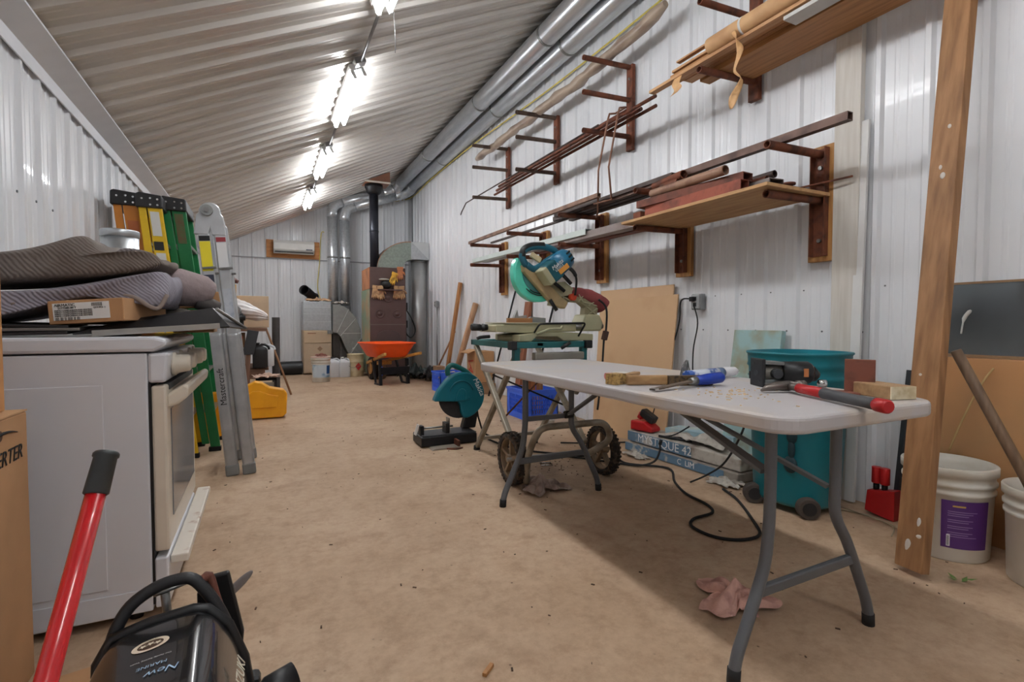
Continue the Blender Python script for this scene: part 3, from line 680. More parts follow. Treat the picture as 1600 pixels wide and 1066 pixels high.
lab = obj('label', wrap_label(c1, rad(.06), rad(.262), a0, a1, .06, .262), lbm, b1)
mb = MB()
for i in range(13):
    z = .215 - i * .0088
    if i in (3, 6, 9): continue
    mb.v += wrap_label(c1, rad(z) + .0006, rad(z) + .0006, a0 + .14, a0 + .8 - .1 * (i % 3), z, z + .003, 8).v
    base_i = len(mb.v) - 18
    for k in range(8): mb.f.append([base_i + k, base_i + k + 1, base_i + 10 + k, base_i + 9 + k]); mb.sm.append(True)
obj('small_print', mb, mat('lilac_print', (150, 124, 170), .5, var=0), lab)
obj('gold_line', wrap_label(c1, rad(.238) + .0006, rad(.243) + .0006, a0 + .24, a0 + .52, .236, .243, 6), mat('gold_print', (196, 160, 80), .5, var=0), lab)
bc = obj('barcode', wrap_label(c1, rad(.07) + .0006, rad(.12) + .0006, a0 + .12, a0 + .2, .068, .118, 3), WHITE_T, lab)
mb = MB()
for i in range(9):
    z = .072 + i * .0046
    q = wrap_label(c1, rad(z) + .0012, rad(z) + .0012, a0 + .13, a0 + .18, z, z + .0024, 1)
    mb.add(q.v, [(0, 1, 3, 2)])
obj('barcode_lines', mb, BLACK_T, lab)
c2 = (2.70, .81); b2 = bucket(c2, .158, .37, 'white plastic bucket holding a stick at the right edge of the picture', 'white plastic buckets by the plank')
stock('wooden_stick', MB().tube([(2.7, .75, .03), (2.62, .88, .4), (2.50, 1.065, .89)], [.02, .02, .019], 10), wood('weathered_handle', (128, 102, 78), (96, 74, 54), 'z'), 'weathered round wooden handle standing in the right white bucket', 'handle')
# leaf and scraps on the floor
mb = MB()
for i in range(5):
    a = i * 1.3; c = V((2.4 + .03 * math.cos(a), .985 + .03 * math.sin(a), .006 + .004 * i)); dd = V((math.cos(a), math.sin(a), .15)); s_ = V((-math.sin(a), math.cos(a), 0))
    mb.add([c - dd * .018, c + s_ * .009, c + dd * .02 + V((0, 0, .006)), c - s_ * .009], [(0, 1, 2, 3)])
stock('leaf_sprig', mb, mat('leaf_green', (96, 124, 60), .6, var=.2), 'small green leaf sprig on the floor in front of the buckets', 'leaf')
stock('wood_chip', MB().cbox((.567, 1.32, .006), (.05, .012, .01), (0, 0, .7)), LUMBER, 'small wooden chip alone on the floor at the bottom of the picture', 'wood chip')
stock('paper_scrap', MB().cbox((2.42, 1.13, .003), (.03, .014, .003), (0, 0, .4)), SHW, 'tiny white scrap on the floor left of the labelled bucket', 'scrap')
# ---------------------------------------------------------------- heat pump on the end wall
t = thing('wall_heat_pump', 'white mini split heat pump mounted on a wooden board on the end wall', 'heat pump', (.57, YE - .06, 2.29))
obj('backboard', MB().box(.09, 1.07, YE - .055, YE - .022, 2.292, 2.64), mat('orange_plywood', (186, 128, 72), .6, rgb2=(164, 104, 56), vs=4, stretch=(1, 8, 8)), t, bevel=.004)
mb = MB(); mb.prism([(YE - .06, 2.37), (YE - .06, 2.62), (YE - .2, 2.62), (YE - .235, 2.56), (YE - .235, 2.44), (YE - .17, 2.375)], .215, .96, 'yz'); u_ = obj('unit', mb, WHITEP, t, bevel=.012)
obj('louvre', MB().cbox((.587, YE - .2, 2.405), (.7, .075, .008), (.55, 0, 0)), mat('shade_grey_louvre', (70, 70, 70), .5, var=0), u_)
obj('flap', MB().cbox((.587, YE - .19, 2.385), (.7, .06, .008), (.5, 0, 0)), WHITEP, u_, bevel=.002)
obj('display', MB().box(.8, .92, YE - .2375, YE - .235, 2.44, 2.462), mat('dark_display', (40, 46, 60), .2, var=0), u_)
# ---------------------------------------------------------------- galvanised air handler at the end wall
t = thing('air_handler', 'galvanised plenum on a tan furnace cabinet at the end wall', 'furnace', (.98, 10.85, 0))
TANF = mat('tan_enamel', (182, 160, 132), .5, var=.05)
obj('cabinet', MB().box(.7, 1.22, 10.6, 11.12, .03, .86), TANF, t, bevel=.006)
obj('top_panel', MB().box(.715, 1.21, 10.585, 10.605, .62, .84), mat('tan_panel', (196, 172, 142), .5, var=.04), t, bevel=.004)
obj('lower_panel', MB().box(.715, 1.21, 10.588, 10.603, .05, .6), mat('tan_lower_panel', (188, 166, 140), .5, var=.06), t, bevel=.004)
obj('handle_slot', MB().box(.78, .93, 10.58, 10.588, .795, .81), mat('brown_slot', (132, 88, 66), .6, var=0), t)
obj('vent_hole', MB().cyl((1.0, 10.59, .5), (1.0, 10.584, .5), .05, n=4), mat('brown_emblem', (140, 110, 84), .6, var=0), t)
p_ = obj('plenum', MB().box(.71, 1.22, 10.6, 11.12, .86, 1.42), GALV, t, bevel=.004)
for z in (1.02, 1.17, 1.3): obj('seam', MB().box(.712, 1.218, 10.592, 10.6, z, z + .01), mat('bright_galv', (212, 216, 216), .3, .7, var=0), p_)
obj('bracket', MB().box(1.14, 1.25, 10.57, 10.6, .79, .86), GALV_D, t, bevel=.003)
t = thing('rectangular_elbow_duct', 'fan shaped galvanised elbow duct curving down right of the plenum', 'duct', (1.55, 10.65, .3))
po = [(1.23, 1.36), (1.36, 1.36), (1.52, 1.27), (1.66, 1.1), (1.745, .88), (1.75, .7), (1.9, .5), (1.9, .36), (1.53, .36), (1.44, .55), (1.37, .73), (1.31, .8), (1.23, .82)]
obj('elbow', MB().prism(po, 10.42, 10.8, 'xz'), GALV_D, t, bevel=.003)
for a, b_ in (((1.30, .82), (1.52, 1.27)), ((1.36, .75), (1.66, 1.1)), ((1.40, .8), (1.745, .8)), ((1.53, .37), (1.76, .72))):
    obj('seam', MB().bar((a[0], 10.415, a[1]), (b_[0], 10.415, b_[1]), .012, .012), MATS['bright_galv'], t)
obj('lower_leg', MB().box(1.24, 1.36, 10.5, 10.75, .0, .8), mat('dark_insulation', (62, 56, 52), .8, var=.2), t)
t = thing('stovepipe_elbow', 'black stovepipe elbow lying on top of the galvanised plenum', 'stovepipe', (.83, 10.8, 1.425))
mb = MB(); el = [V((.95, 10.85, 1.5)), V((.88, 10.8, 1.53)), V((.80, 10.72, 1.6)), V((.74, 10.62, 1.63))]
mb.tube(el, .088, 16, cap=False); obj('elbow', mb, BLACKM, t, solid=.004)
obj('collar', MB().tube([el[-1], el[-1] + (el[-1] - el[-2]) * .3], .093, 16, cap=False), BLACKM, t, solid=.006)
obj('base_collar', MB().cyl((.93, 10.85, 1.426), (.93, 10.85, 1.49), .092, n=16), BLACKM, t)
torn((1.0, 10.75, 1.425), .4, .3, 11, 'old_rag', mat('tan_rag', (196, 160, 126), .8, var=.12), 'crumpled tan paper and rags on top of the plenum', .07, 'rag')
torn((1.38, 10.6, 1.37), .3, .25, 12, 'plastic_scrap', mat('grey_plastic_scrap', (188, 180, 170), .5, var=.12), 'crumpled grey plastic on top of the fan shaped elbow', .06, 'plastic')
# ---------------------------------------------------------------- wood furnace
t = thing('wood_furnace', 'tall brown wood furnace hung with work gloves near the end wall', 'furnace', (2.1, 9.95, 0))
BRN = mat('brown_enamel', (92, 70, 66), .5, var=.08); BRN2 = mat('orange_side_and_reflection', (182, 122, 84), .6, rgb2=(150, 96, 66), vs=3)
GRN = mat('greenish_galv_side', (146, 164, 140), .5, .2, rgb2=(186, 158, 122), vs=2.4, thr=(.45, .62))
obj('body', MB().box(1.77, 2.44, 9.56, 10.35, .06, 1.62), BRN, t, bevel=.006)
obj('side_panel', MB().box(1.755, 1.77, 9.57, 10.34, .06, 1.62), GRN, t)
obj('top_cabinet', MB().box(1.775, 2.435, 9.58, 10.33, 1.625, 2.03), BRN, t, bevel=.005)
obj('top_side', MB().box(1.762, 1.775, 9.585, 10.32, 1.63, 2.02), BRN2, t)
for x, z in ((2.1, 1.46), (1.95, 1.17), (2.27, 1.17)):
    dd = obj('draft_knob', MB().lathe([(.08, 0), (.08, .012), (.066, .016), (.062, .01), (.03, .012), (.028, .03), (.001, .032)], (x, 9.56, z), Matrix.Rotation(PI / 2, 3, 'X'), 20), BRN, t)
obj('seam', MB().box(1.78, 2.43, 9.55, 9.56, .965, .98), mat('grey_seam', (124, 112, 108), .4, .4, var=0), t)
obj('ash_door', MB().prism([(1.9, .55)] + [(2.11 + .21 * math.cos(a), .77 + .1 * math.sin(a)) for a in [PI - k * PI / 10 for k in range(11)]] + [(2.32, .55)], 9.545, 9.56, 'xz'), mat('brown_door', (84, 66, 64), .45, var=.06), t, bevel=.004)
for x, z, lbn in ((2.47, 1.32, 'thermostat'), (2.47, .98, 'control_box')):
    obj(lbn, MB().box(x - .03, x + .03, 9.68, 9.78, z - .07, z + .07), BLACKM, t, bevel=.006)
obj('power_cable', MB().tube(bez([(2.48, 9.7, 1.25), (2.6, 9.72, 1.05), (2.66, 9.74, .85), (2.58, 9.74, .72), (2.48, 9.72, .8), (2.47, 9.7, .92)], 6), .012, 6), BLACK, t)
obj('conduit', MB().tube([(2.47, 9.72, .9), (2.47, 9.72, .3)], .015, 6), BLACKM, t)
# gloves
GLV = mat('tan_leather', (196, 158, 116), .8, rgb2=(150, 116, 88), vs=12)
def glove(x, y, z, m, lb, s=1., rz=0., cat='glove'):
    t = thing('work_glove', lb, cat, (x, y, z), 'work gloves on the furnace')
    M = Matrix.Translation((x, y, z)) @ Matrix.Rotation(rz, 4, 'Y') @ Matrix.Scale(s, 4)
    mb = MB(M); mb.prism([(-.05, .06), (.05, .06), (.055, -.05), (-.055, -.05)], -.022, 0, 'xz'); obj('palm', mb, m, t, bevel=.012)
    for i, (fx, ln) in enumerate(((-.042, .07), (-.015, .085), (.013, .08), (.041, .065))):
        mb = MB(M); mb.tube([(fx, -.012, -.045), (fx * 1.1, -.02, -.045 - ln * .6), (fx * 1.15, -.014, -.045 - ln)], [.014, .013, .008], 8); obj('finger', mb, m, t)
    mb = MB(M); mb.tube([(.045, -.012, .03), (.075, -.02, .0), (.088, -.02, -.035)], [.016, .014, .009], 8); obj('thumb', mb, m, t)
    mb = MB(M); mb.prism([(-.055, .055), (.055, .055), (.062, .12), (-.062, .12)], -.025, .0, 'xz'); obj('cuff', mb, m, t, bevel=.01)
    return t
glove(2.33, 9.57, 1.93, mat('orange_leather', (190, 124, 84), .8, var=.15), 'orange brown glove hanging over the top right edge of the furnace', 1.0)
glove(1.86, 9.535, 1.57, GLV, 'tan glove hanging at the far left of the furnace ledge', 1.0, .1)
glove(1.955, 9.525, 1.56, GLV, 'tan glove with bent cuff, second from the left on the furnace ledge', 1.05, -.12)
glove(2.25, 9.535, 1.57, GLV, 'tan glove left of the pair hanging on the right of the furnace ledge', 1.0, .1)
glove(2.345, 9.525, 1.57, GLV, 'tan glove right of the pair hanging on the right of the furnace ledge', 1.0, -.1)
glove(2.185, 9.5, 1.82, mat('yellow_leather', (226, 176, 64), .8, rgb2=(150, 112, 50), vs=14), 'yellow glove lying on the black cap on the furnace front', 1.0, .35)
t = thing('cap', 'black cap resting on the furnace ledge under the yellow glove', 'cap', (2.07, 9.5, 1.68))
obj('crown', MB().sph((2.07, 9.53, 1.72), 1, 16, 10, (.11, .07, .09)), BLACK, t); obj('brim', MB().sph((2.02, 9.5, 1.8), 1, 14, 6, (.1, .05, .02)), mat('grey_brim', (170, 170, 160), .8, var=.1), t)
obj('ledge', MB().box(1.9, 2.35, 9.45, 9.6, 1.6, 1.62), BRN, bpy.data.objects['wood_furnace'])
# smoke pipe
t = thing('stovepipe', 'tall black stovepipe rising from the furnace to the ceiling', 'stovepipe', (1.93, 9.95, 2.03))
obj('pipe', MB().cyl((1.935, 9.95, 2.03), (1.935, 9.95, 3.5), .083, n=24), mat('black_stovepipe', (48, 50, 58), .35, .5, var=.08), t)
obj('joint_ring', MB().cyl((1.935, 9.95, 2.72), (1.935, 9.95, 2.75), .087, n=24), MATS['black_stovepipe'], t)
obj('collar', MB().lathe([(.09, 3.43), (.14, 3.47), (.15, 3.53), (.165, 3.55), (.165, 3.61)], (1.935, 9.95, 0), n=24), BLACKM, t)
mb = MB(); mb.add([(1.75, 9.75, 3.62), (2.2, 9.75, 3.62), (2.2, 9.75, cz(2.2) - .03), (1.75, 9.75, cz(1.75) - .03), (1.75, 10.15, 3.62), (2.2, 10.15, 3.62), (2.2, 10.15, cz(2.2) - .03), (1.75, 10.15, cz(1.75) - .03)], [(0, 1, 2, 3), (7, 6, 5, 4), (0, 4, 5, 1), (1, 5, 6, 2), (2, 6, 7, 3), (3, 7, 4, 0)])
obj('ceiling_box', mb, mat('brown_ceiling_box', (142, 98, 76), .5, var=.06), t)
obj('box_rim', MB().box(1.74, 2.21, 9.735, 9.755, 3.61, 3.64), mat('pale_rim', (220, 214, 200), .5, var=0), t)
obj('pull_chain', MB().tube(bez([(2.2, 9.74, 3.62), (2.28, 9.74, 3.5), (2.3, 9.76, 3.36)], 5), .006, 5), BLACKM, t)
# galvanised hot air trunk
t = thing('hot_air_duct', 'large galvanised elbow and round column right of the wood furnace', 'duct', (2.83, 10.1, 0))
ou = [(1.96, 2.03)] + [(2.62 + .66 * math.cos(a), 2.03 + .55 * math.sin(a)) for a in [PI - k * (PI / 2) / 10 for k in range(1, 11)]] + [(2.62, 2.24)] + [(2.62 + .16 * math.cos(a), 2.03 + .2 * math.sin(a)) for a in [PI / 2 + k * (PI / 2) / 5 for k in range(0, 5)]] + [(2.44, 2.03)]
obj('elbow', MB().prism(ou, 9.85, 10.25, 'xz'), mat('aged_galv', (150, 160, 150), .42, .6, var=.15, vs=30), t, bevel=.003)
obj('outer_skin', MB().prism(ou[:11] + [(p[0] * .995 + .012, p[1] * .995) for p in ou[:11][::-1]], 9.84, 10.26, 'xz'), BRN2, t)  # orange tone paints a warm reflection onto the galvanised outer curve
obj('transition', MB().box(2.62, 2.975, 9.85, 10.27, 2.24, 2.58), GALV, t, bevel=.004)
obj('collar', MB().cyl((2.82, 10.06, 2.2), (2.82, 10.06, 2.24), .2 * .78, n=28), GALV_D, t)
obj('column', MB().cyl((2.82, 10.06, .02), (2.82, 10.06, 2.21), .152, n=28), mat('satin_galv', (204, 206, 206), .42, .6, var=.08, vs=5), t)
mb = MB(); mb.add([(2.625, 9.845, 2.575), (2.97, 9.845, 2.575), (2.97, 9.845, 2.25)], [(0, 1, 2)]); obj('crease', mb, mat('bright_galv_crease', (214, 218, 218), .3, .6, var=.05), t)
# ---------------------------------------------------------------- floor things at the far end
t = bucket((.89, 9.3), .155, .41, 'white pail with a blue printed label in front of the tan furnace cabinet')
obj('label', wrap_label((.89, 9.3), .15, .155, math.radians(205), math.radians(330), .08, .3), mat('pale_blue_label', (206, 220, 230), .5, rgb2=(130, 172, 200), vs=6, thr=(.5, .62)), t)
obj('emblem', wrap_label((.89, 9.3), .152, .156, math.radians(300), math.radians(328), .14, .28, 6), mat('blue_emblem', (30, 80, 140), .5, var=0), t)
obj('lid', MB().cyl((.89, 9.3, .412), (.89, 9.3, .43), .162, n=28), mat('pinkish_lid', (222, 190, 176), .5, var=.1), t)
torn((.89, 9.28, .43), .16, .14, 21, 'rust_brown_rag', mat('rusty_rag', (124, 74, 62), .85, var=.15), 'rust brown lump lying on the lid of the labelled pail', .05, 'rag')
JUG = mat('translucent_jug', (214, 216, 220), .45, var=.04)
def jug(x, y, lb, m=JUG, w_=.2, h=.36, z=0., d_=.17, capm=None):
    t = thing('plastic_jug', lb, 'jug', (x, y, z), 'plastic jugs')
    mb = MB()
    Q = []
    for zz, k in ((0, .94), (.01, 1), (h * .72, 1), (h * .82, .9), (h * .9, .5), (h * .93, .28), (h * .97, .26)):
        Q.append((se((x - (1 - k) * w_ * .25, y), w_ / 2 * k, d_ / 2 * k, 24, 4), z + zz))
    loft(Q, mb); top = Q[-1]; n_ = len(mb.v); mb.f.append(list(range(n_ - 24, n_))); mb.sm.append(False)
    obj('body', mb, m, t)
    cx = x - .74 * w_ * .25
    obj('cap', MB().cyl((cx, y, z + h * .965), (cx, y, z + h * 1.03), .03, n=14), capm or BLACK, t)
    obj('handle', MB().tube(bez([(cx + .02, y, z + h * .9), (cx + .07, y, z + h * .95), (cx + .12, y, z + h * .86), (cx + .13, y, z + h * .74)], 5), .014, 8), m, t)
    return t
jug(1.19, 9.95, 'white plastic jug right behind the labelled pail')
jug(1.36, 9.9, 'white plastic jug between the other jug and the tan metal can', capm=WHITEP)
t = thing('metal_can', 'tan metal can with a red hazard diamond below the elbow duct', 'can', (1.57, 9.98, 0))
obj('can', MB().lathe([(.148, 0), (.15, .01), (.15, .1), (.153, .105), (.15, .11), (.15, .27), (.153, .275), (.15, .28), (.15, .4), (.154, .405), (.154, .42), (.145, .42), (.14, .4), (.001, .4)], (1.57, 9.98, 0), n=32), mat('tan_can_paint', (206, 190, 156), .45, rgb2=(180, 158, 124), vs=6), t)
vd = V((-1.57, -9.98, 0)).normalized(); sd = V((-vd.y, vd.x, 0)) * 1; ctr = V((1.57, 9.98, .19)) + vd * .142 + sd * .055
mb = MB(); mb.add([ctr + vd * .012 + V((0, 0, .075)), ctr + vd * .006 + sd * .05, ctr + vd * .012 - V((0, 0, .075)), ctr + vd * .016 - sd * .06], [(0, 1, 2, 3)]); obj('hazard_diamond', mb, REDP, t)
obj('wire_handle', MB().tube(bez([(1.43, 9.93, .3), (1.42, 9.83, .22), (1.5, 9.81, .17), (1.62, 9.82, .2)], 6), .004, 5), STEEL, t)
t = thing('brown_pail', 'brown wooden looking pail behind the wheelbarrow', 'pail', (1.84, 9.3, 0))
obj('pail', MB().openlathe([(.001, .0), (.13, .0), (.15, .02), (.16, .28), (.165, .3), (.15, .3), (.14, .05), (.001, .04)], (1.84, 9.3, 0), n=24), mat('brown_pail', (132, 106, 84), .8, rgb2=(104, 80, 62), vs=10, stretch=(8, 8, 1)), t)
obj('rim', MB().tube([(1.84 + .165 * math.cos(a), 9.3 + .165 * math.sin(a), .3) for a in [k * PI / 12 for k in range(24)]], .012, 6, closed=True), BLACK, t)
stock('black_pipe', MB().pipe((.3, 10.75, .13), (.68, 10.78, .13), .13, .122, 20), BLACK, 'short black drain pipe lying on the floor against the end wall', 'pipe')
for i, (x, y, s_, lb) in enumerate(((2.52, 9.15, .15, 'dark green bag heap on the floor behind the wheelbarrow legs'), (2.66, 8.62, .11, 'black bag heap on the floor beside the brown carton'))):
    torn((x, y, 0), s_ * 3.2, s_ * 3.5, 31 + i, 'refuse_bag', mat('dark_green_bag', (26, 40, 36), .5, var=.3) if i == 0 else BLACK, lb, .22, 'bag')
stock('carton', MB().box(2.52, 2.66, 7.95, 8.15, 0, .3), CARD_D, 'small brown carton between the dark bags and the blue crate', 'carton', .004)
# ---------------------------------------------------------------- wheelbarrow
t = thing('wheelbarrow', 'orange plastic wheelbarrow with wooden handles in front of the furnace', 'wheelbarrow', (1.87, 8.45, 0))
ORG = mat('orange_plastic', (248, 88, 22), .4, var=.06)
M = Matrix.Translation((1.86, 8.62, 0)) @ Matrix.Rotation(math.radians(10), 4, 'Z')
mb = MB(M); Q = []
for z, a, b_, oy in ((.44, .24, .3, .0), (.455, .27, .33, 0), (.6, .345, .42, .0), (.655, .37, .46, 0), (.665, .395, .485, 0), (.68, .395, .485, 0), (.68, .37, .455, 0), (.6, .33, .41, 0), (.47, .25, .31, 0), (.465, .01, .01, 0)): Q.append((se((0, oy), a, b_, 40, 4.5), z + 0))
loft(Q, mb); obj('tray', mb, ORG, t)
WH = wood('yellow_handle_wood', (206, 152, 72), (170, 118, 52), 'y')
for sx in (-1, 1):
    mb = MB(M); mb.bar((sx * .1, .62, .3), (sx * .3, -.68, .52), .045, .045); obj('handle', mb, WH, t, bevel=.006)
    mb = MB(M); mb.bar((sx * .23, -.3, .42), (sx * .235, -.33, 0.0), .05, .045); mb.bar((sx * .235, -.34, .012), (sx * .235, -.1, .012), .045, .024); obj('leg', mb, BLACKM, t, bevel=.004)
    mb = MB(M); mb.bar((sx * .23, -.1, .02), (sx * .2, .1, .42), .03, .03); obj('leg_brace', mb, BLACKM, t)
    for zz in (.3, .17):
        mb = MB(M); mb.cyl((sx * .225, -.37, zz), (sx * .225, -.36, zz), .01, n=8); obj('bolt', mb, CHROME, t)
mb = MB(M); mb.bar((-.25, -.35, .23), (.25, -.35, .23), .02, .12); obj('cross_brace', mb, BLACKM, t, bevel=.003)
mb = MB(M); mb.cyl((-.05, .62, .2), (.05, .62, .2), .2, n=28); wl = obj('wheel', mb, RUBBER, t, bevel=.02)
mb = MB(M); mb.cyl((-.055, .62, .2), (.055, .62, .2), .1, n=20); obj('rim', mb, WH, wl)
mb = MB(M); mb.bar((-.12, .1, .33), (.12, .1, .33), .06, .06); obj('block', mb, WH, t)
# ---------------------------------------------------------------- crates, cartons and boards by the side wall
BLUE = mat('blue_crate_plastic', (54, 104, 230), .45, var=.07)
def crate(x0, x1, y0, y1, h, lb, holes=True):
    t = thing('milk_crate', lb, 'crate', ((x0 + x1) / 2, (y0 + y1) / 2, 0), 'blue plastic crates')
    th = .012
    obj('bottom', MB().box(x0 + th, x1 - th, y0 + th, y1 - th, .01, .02), BLUE, t)
    for nm, ax, p in (('side_panel', 'x', x0), ('side_panel', 'x', x1 - th), ('side_panel', 'y', y0), ('side_panel', 'y', y1 - th)):
        mb = MB(); a, b_ = (y0, y1) if ax == 'x' else (x0, x1); n_ = 9
        def bb(u0, u1, z0, z1):
            if ax == 'x': mb.box(p, p + th, u0, u1, z0, z1)
            else: mb.box(u0, u1, p, p + th, z0, z1)
        bb(a, b_, 0, h * .2); bb(a, b_, h * .8, h); bb(a, a + .07, h * .2, h * .8); bb(b_ - .07, b_, h * .2, h * .8)
        for k in range(n_ + 1):
            u = a + .07 + (b_ - a - .14) * k / n_; bb(u - .006, u + .006, h * .2, h * .8)
        for k in range(1, 4): bb(a + .05, b_ - .05, h * (.2 + .15 * k) - .006, h * (.2 + .15 * k) + .006)
        obj(nm, mb, BLUE, t)
    mb = MB(); mb.box(x0 - .008, x1 + .008, y0 - .008, y0 + .004, h - .025, h); mb.box(x0 - .008, x1 + .008, y1 - .004, y1 + .008, h - .025, h); mb.box(x0 - .008, x0 + .004, y0, y1, h - .025, h); mb.box(x1 - .004, x1 + .008, y0, y1, h - .025, h)
    obj('rim', mb, BLUE, t)
    return t
crate(2.27, 2.62, 7.0, 7.4, .29, 'blue milk crate between the chop saw and the furnace, under the leaning boards')
crate(2.4, 2.78, 4.6, 5.05, .31, 'blue milk crate under the mitre saw stand')
torn((2.44, 7.2, .2), .3, .3, 41, 'paper_scrap', mat('beige_scrap', (214, 196, 172), .7, rgb2=(170, 140, 110), vs=8), 'beige wood scraps and paper filling the blue crate by the furnace', .09, 'scraps')
for i, (x, lb) in enumerate(((2.5, 'orange brown board end standing in the crate under the saw, left one'), (2.58, 'orange brown board end standing in the crate under the saw, middle one'), (2.67, 'brown board end standing in the crate under the saw, right one'))):
    stock('board_offcut', MB().bar((x, 4.8, .03), (x + .01, 4.83, .52 + .03 * i), .05, .06, (0, 1, 0)), mat('orange_board', (176, 108, 58), .65, rgb2=(146, 84, 44), vs=4) if i < 2 else LUMBER_Z, lb, 'board')
t = thing('carton', 'tall cardboard carton with a red printed emblem behind the chop saw', 'carton', (2.8, 6.85, .14))
obj('box', MB().box(2.68, 2.97, 6.68, 7.0, .155, .6), CARD, t, bevel=.004)
obj('flap', MB().cbox((2.64, 6.84, .6), (.14, .3, .008), (0, -.35, 0)), CARD, t)
mb = MB(); mb.bar((2.676, 6.76, .3), (2.676, 6.93, .45), .003, .02); mb.bar((2.676, 6.93, .45), (2.676, 6.74, .47), .003, .02); mb.bar((2.676, 6.76, .3), (2.676, 6.93, .33), .003, .02); mb.bar((2.676, 6.85, .37), (2.676, 6.94, .27), .003, .02)
obj('red_emblem', mb, mat('red_ink', (178, 62, 40), .7, var=.1), t)
stock('carton', MB().box(2.6, 2.96, 6.6, 7.05, 0, .15), CARD_D, 'low brown carton under the one with the red emblem', 'carton', .004)
stock('leaning_board', MB().bar((2.77, 8.25, .0), (2.95, 8.0, 1.67), .1, .04, (1, 0, 0)), LUMBER_Z, 'tall orange tinted board leaning on the wall behind the crate', 'board', .003)
stock('leaning_post', MB().tube([(2.72, 7.75, .02), (2.94, 7.3, 1.3)], .045, 14), mat('round_post', (184, 142, 108), .7, rgb2=(160, 116, 84), vs=4, stretch=(6, 6, 1)), 'round brown post leaning on the wall right of the tall board', 'post')
stock('leaning_stick', MB().tube([(2.7, 8.75, .02), (2.96, 8.3, .86)], .016, 8), mat('stick_wood', (150, 108, 78), .7, var=.15), 'thin brown stick leaning left of the tall board', 'stick')
stock('steel_rod', MB().tube([(2.72, 6.3, .02), (2.965, 5.98, 1.42)], .012, 7), BLACKM, 'black steel rod leaning on the wall left of the saw blade', 'rod')
stock('steel_rod', MB().tube([(2.8, 5.3, .02), (2.965, 5.0, 1.22)], .012, 7), BLACKM, 'dark rod leaning on the wall behind the saw, under its blade', 'rod')
stock('leaning_board', MB().bar((2.8, 5.62, .0), (2.96, 5.6, 1.26), .13, .04, (1, 0, 0)), wood('red_brown_board', (150, 92, 64), (120, 70, 46), 'z'), 'short red brown board leaning on the wall behind the mitre saw', 'board')
# ---------------------------------------------------------------- folding table
TZ = .765
t = thing('folding_table', 'long grey plastic folding table with grey bent steel legs', 'table', (1.51, 1.85, 0))
TOPM = mat('grey_table_plastic', (188, 184, 184), .5, rgb2=(200, 184, 164), vs=3.2, thr=(.5, .72), detail=8.)
TX0, TX1, TY0, TY1 = 1.155, 1.87, .825, 2.86
mb = MB(); mb.prism(rpoly(TX0, TX1, TY0, TY1, .085, 8), TZ - .048, TZ, 'xy'); obj('tabletop', mb, TOPM, t, bevel=.012, seg=3)
LEG = mat('grey_leg_paint', (100, 103, 107), .4, .25, var=.06); FOOT = RUBBER
for y in (.98, 2.5):
    for sx in (-1, 1):
        cx = 1.478; xt = .178 if sx < 0 else .122
        pts = bez([(cx + sx * xt, y, TZ - .045), (cx + sx * xt, y, .5), (cx + sx * (xt + .005), y, .4), (cx + sx * (.2 if sx < 0 else .19), y, .3), (cx + sx * .262, y, .16), (cx + sx * .3, y, .08), (cx + sx * .316, y, .02)], 5)
        l_ = obj('leg', MB().tube(pts, .0165, 12), LEG, t)
        obj('foot_cap', MB().cyl((cx + sx * .316, y, 0), (cx + sx * .313, y, .04), .0185, n=12), FOOT, l_)
    obj('crossbar', MB().bar((1.478 - .23, y, .235), (1.478 + .22, y, .243), .018, .034), LEG, t, bevel=.006)
    obj('top_rail', MB().bar((1.25, y, TZ - .058), (1.72, y, TZ - .058), .04, .02), LEG, t)
obj('upper_crossbar', MB().bar((1.30, 2.5, .468), (1.6, 2.5, .468), .016, .026), LEG, t)
obj('brace', MB().bar((1.57, 2.49, .47), (1.56, 2.05, .71), .03, .012), LEG, t)
obj('brace', MB().bar((1.305, 1.0, .57), (1.45, 1.62, .715), .034, .012), LEG, t)
obj('brace', MB().bar((1.595, 1.0, .485), (1.47, 1.62, .715), .02, .012), LEG, t)
obj('knuckle', MB().cyl((1.55, 2.49, .475), (1.6, 2.49, .475), .022, n=10), BLACKM, t)
# sawdust and dirt specks on the top
# ---- tools on the table
WB = wood('brush_wood', (176, 138, 92), (140, 104, 66), 'x'); BRI = mat('dark_wire_bristle', (96, 76, 50), .8, rgb2=(48, 40, 30), vs=90)
a, b_ = V((1.23, 1.54, TZ)), V((1.53, 1.425, TZ)); d = (b_ - a).normalized()
t = thing('wire_brush', 'long wooden wire brush lying behind the blue handled chisel', 'brush', a.lerp(b_, .5))
obj('handle', MB().bar(a + V((0, 0, .02)), a.lerp(b_, .5) + V((0, 0, .02)), .022, .036), WB, t, bevel=.006)
obj('back', MB().bar(a.lerp(b_, .5) + V((.004, .012, .018)), b_ + V((.004, .012, .018)), .016, .032), WB, t, bevel=.004)
obj('bristles', MB().bar(a.lerp(b_, .48) - V((.004, .014, -.019)), b_ - V((.004, .014, -.019)), .034, .036), BRI, t)
t = thing('brass_brush', 'small brass bristle brush at the far left of the table top', 'brush', (1.21, 1.63, TZ))
obj('bristles', MB().cbox((1.215, 1.585, TZ + .022), (.06, .05, .04), (0, 0, .2)), mat('brass_bristle', (190, 156, 96), .6, rgb2=(120, 92, 52), vs=80), t)
obj('handle', MB().bar((1.25, 1.58, TZ + .03), (1.38, 1.66, TZ + .03), .03, .014), WB, t, bevel=.004)
t = thing('glue_tube', 'small white and pink tube behind the brass brush', 'tube', (1.33, 1.66, TZ))
obj('tube', MB().tube([(1.3, 1.72, TZ + .016), (1.36, 1.72, TZ + .016), (1.42, 1.7, TZ + .014)], [.016, .016, .006], 10), WHITEP, t)
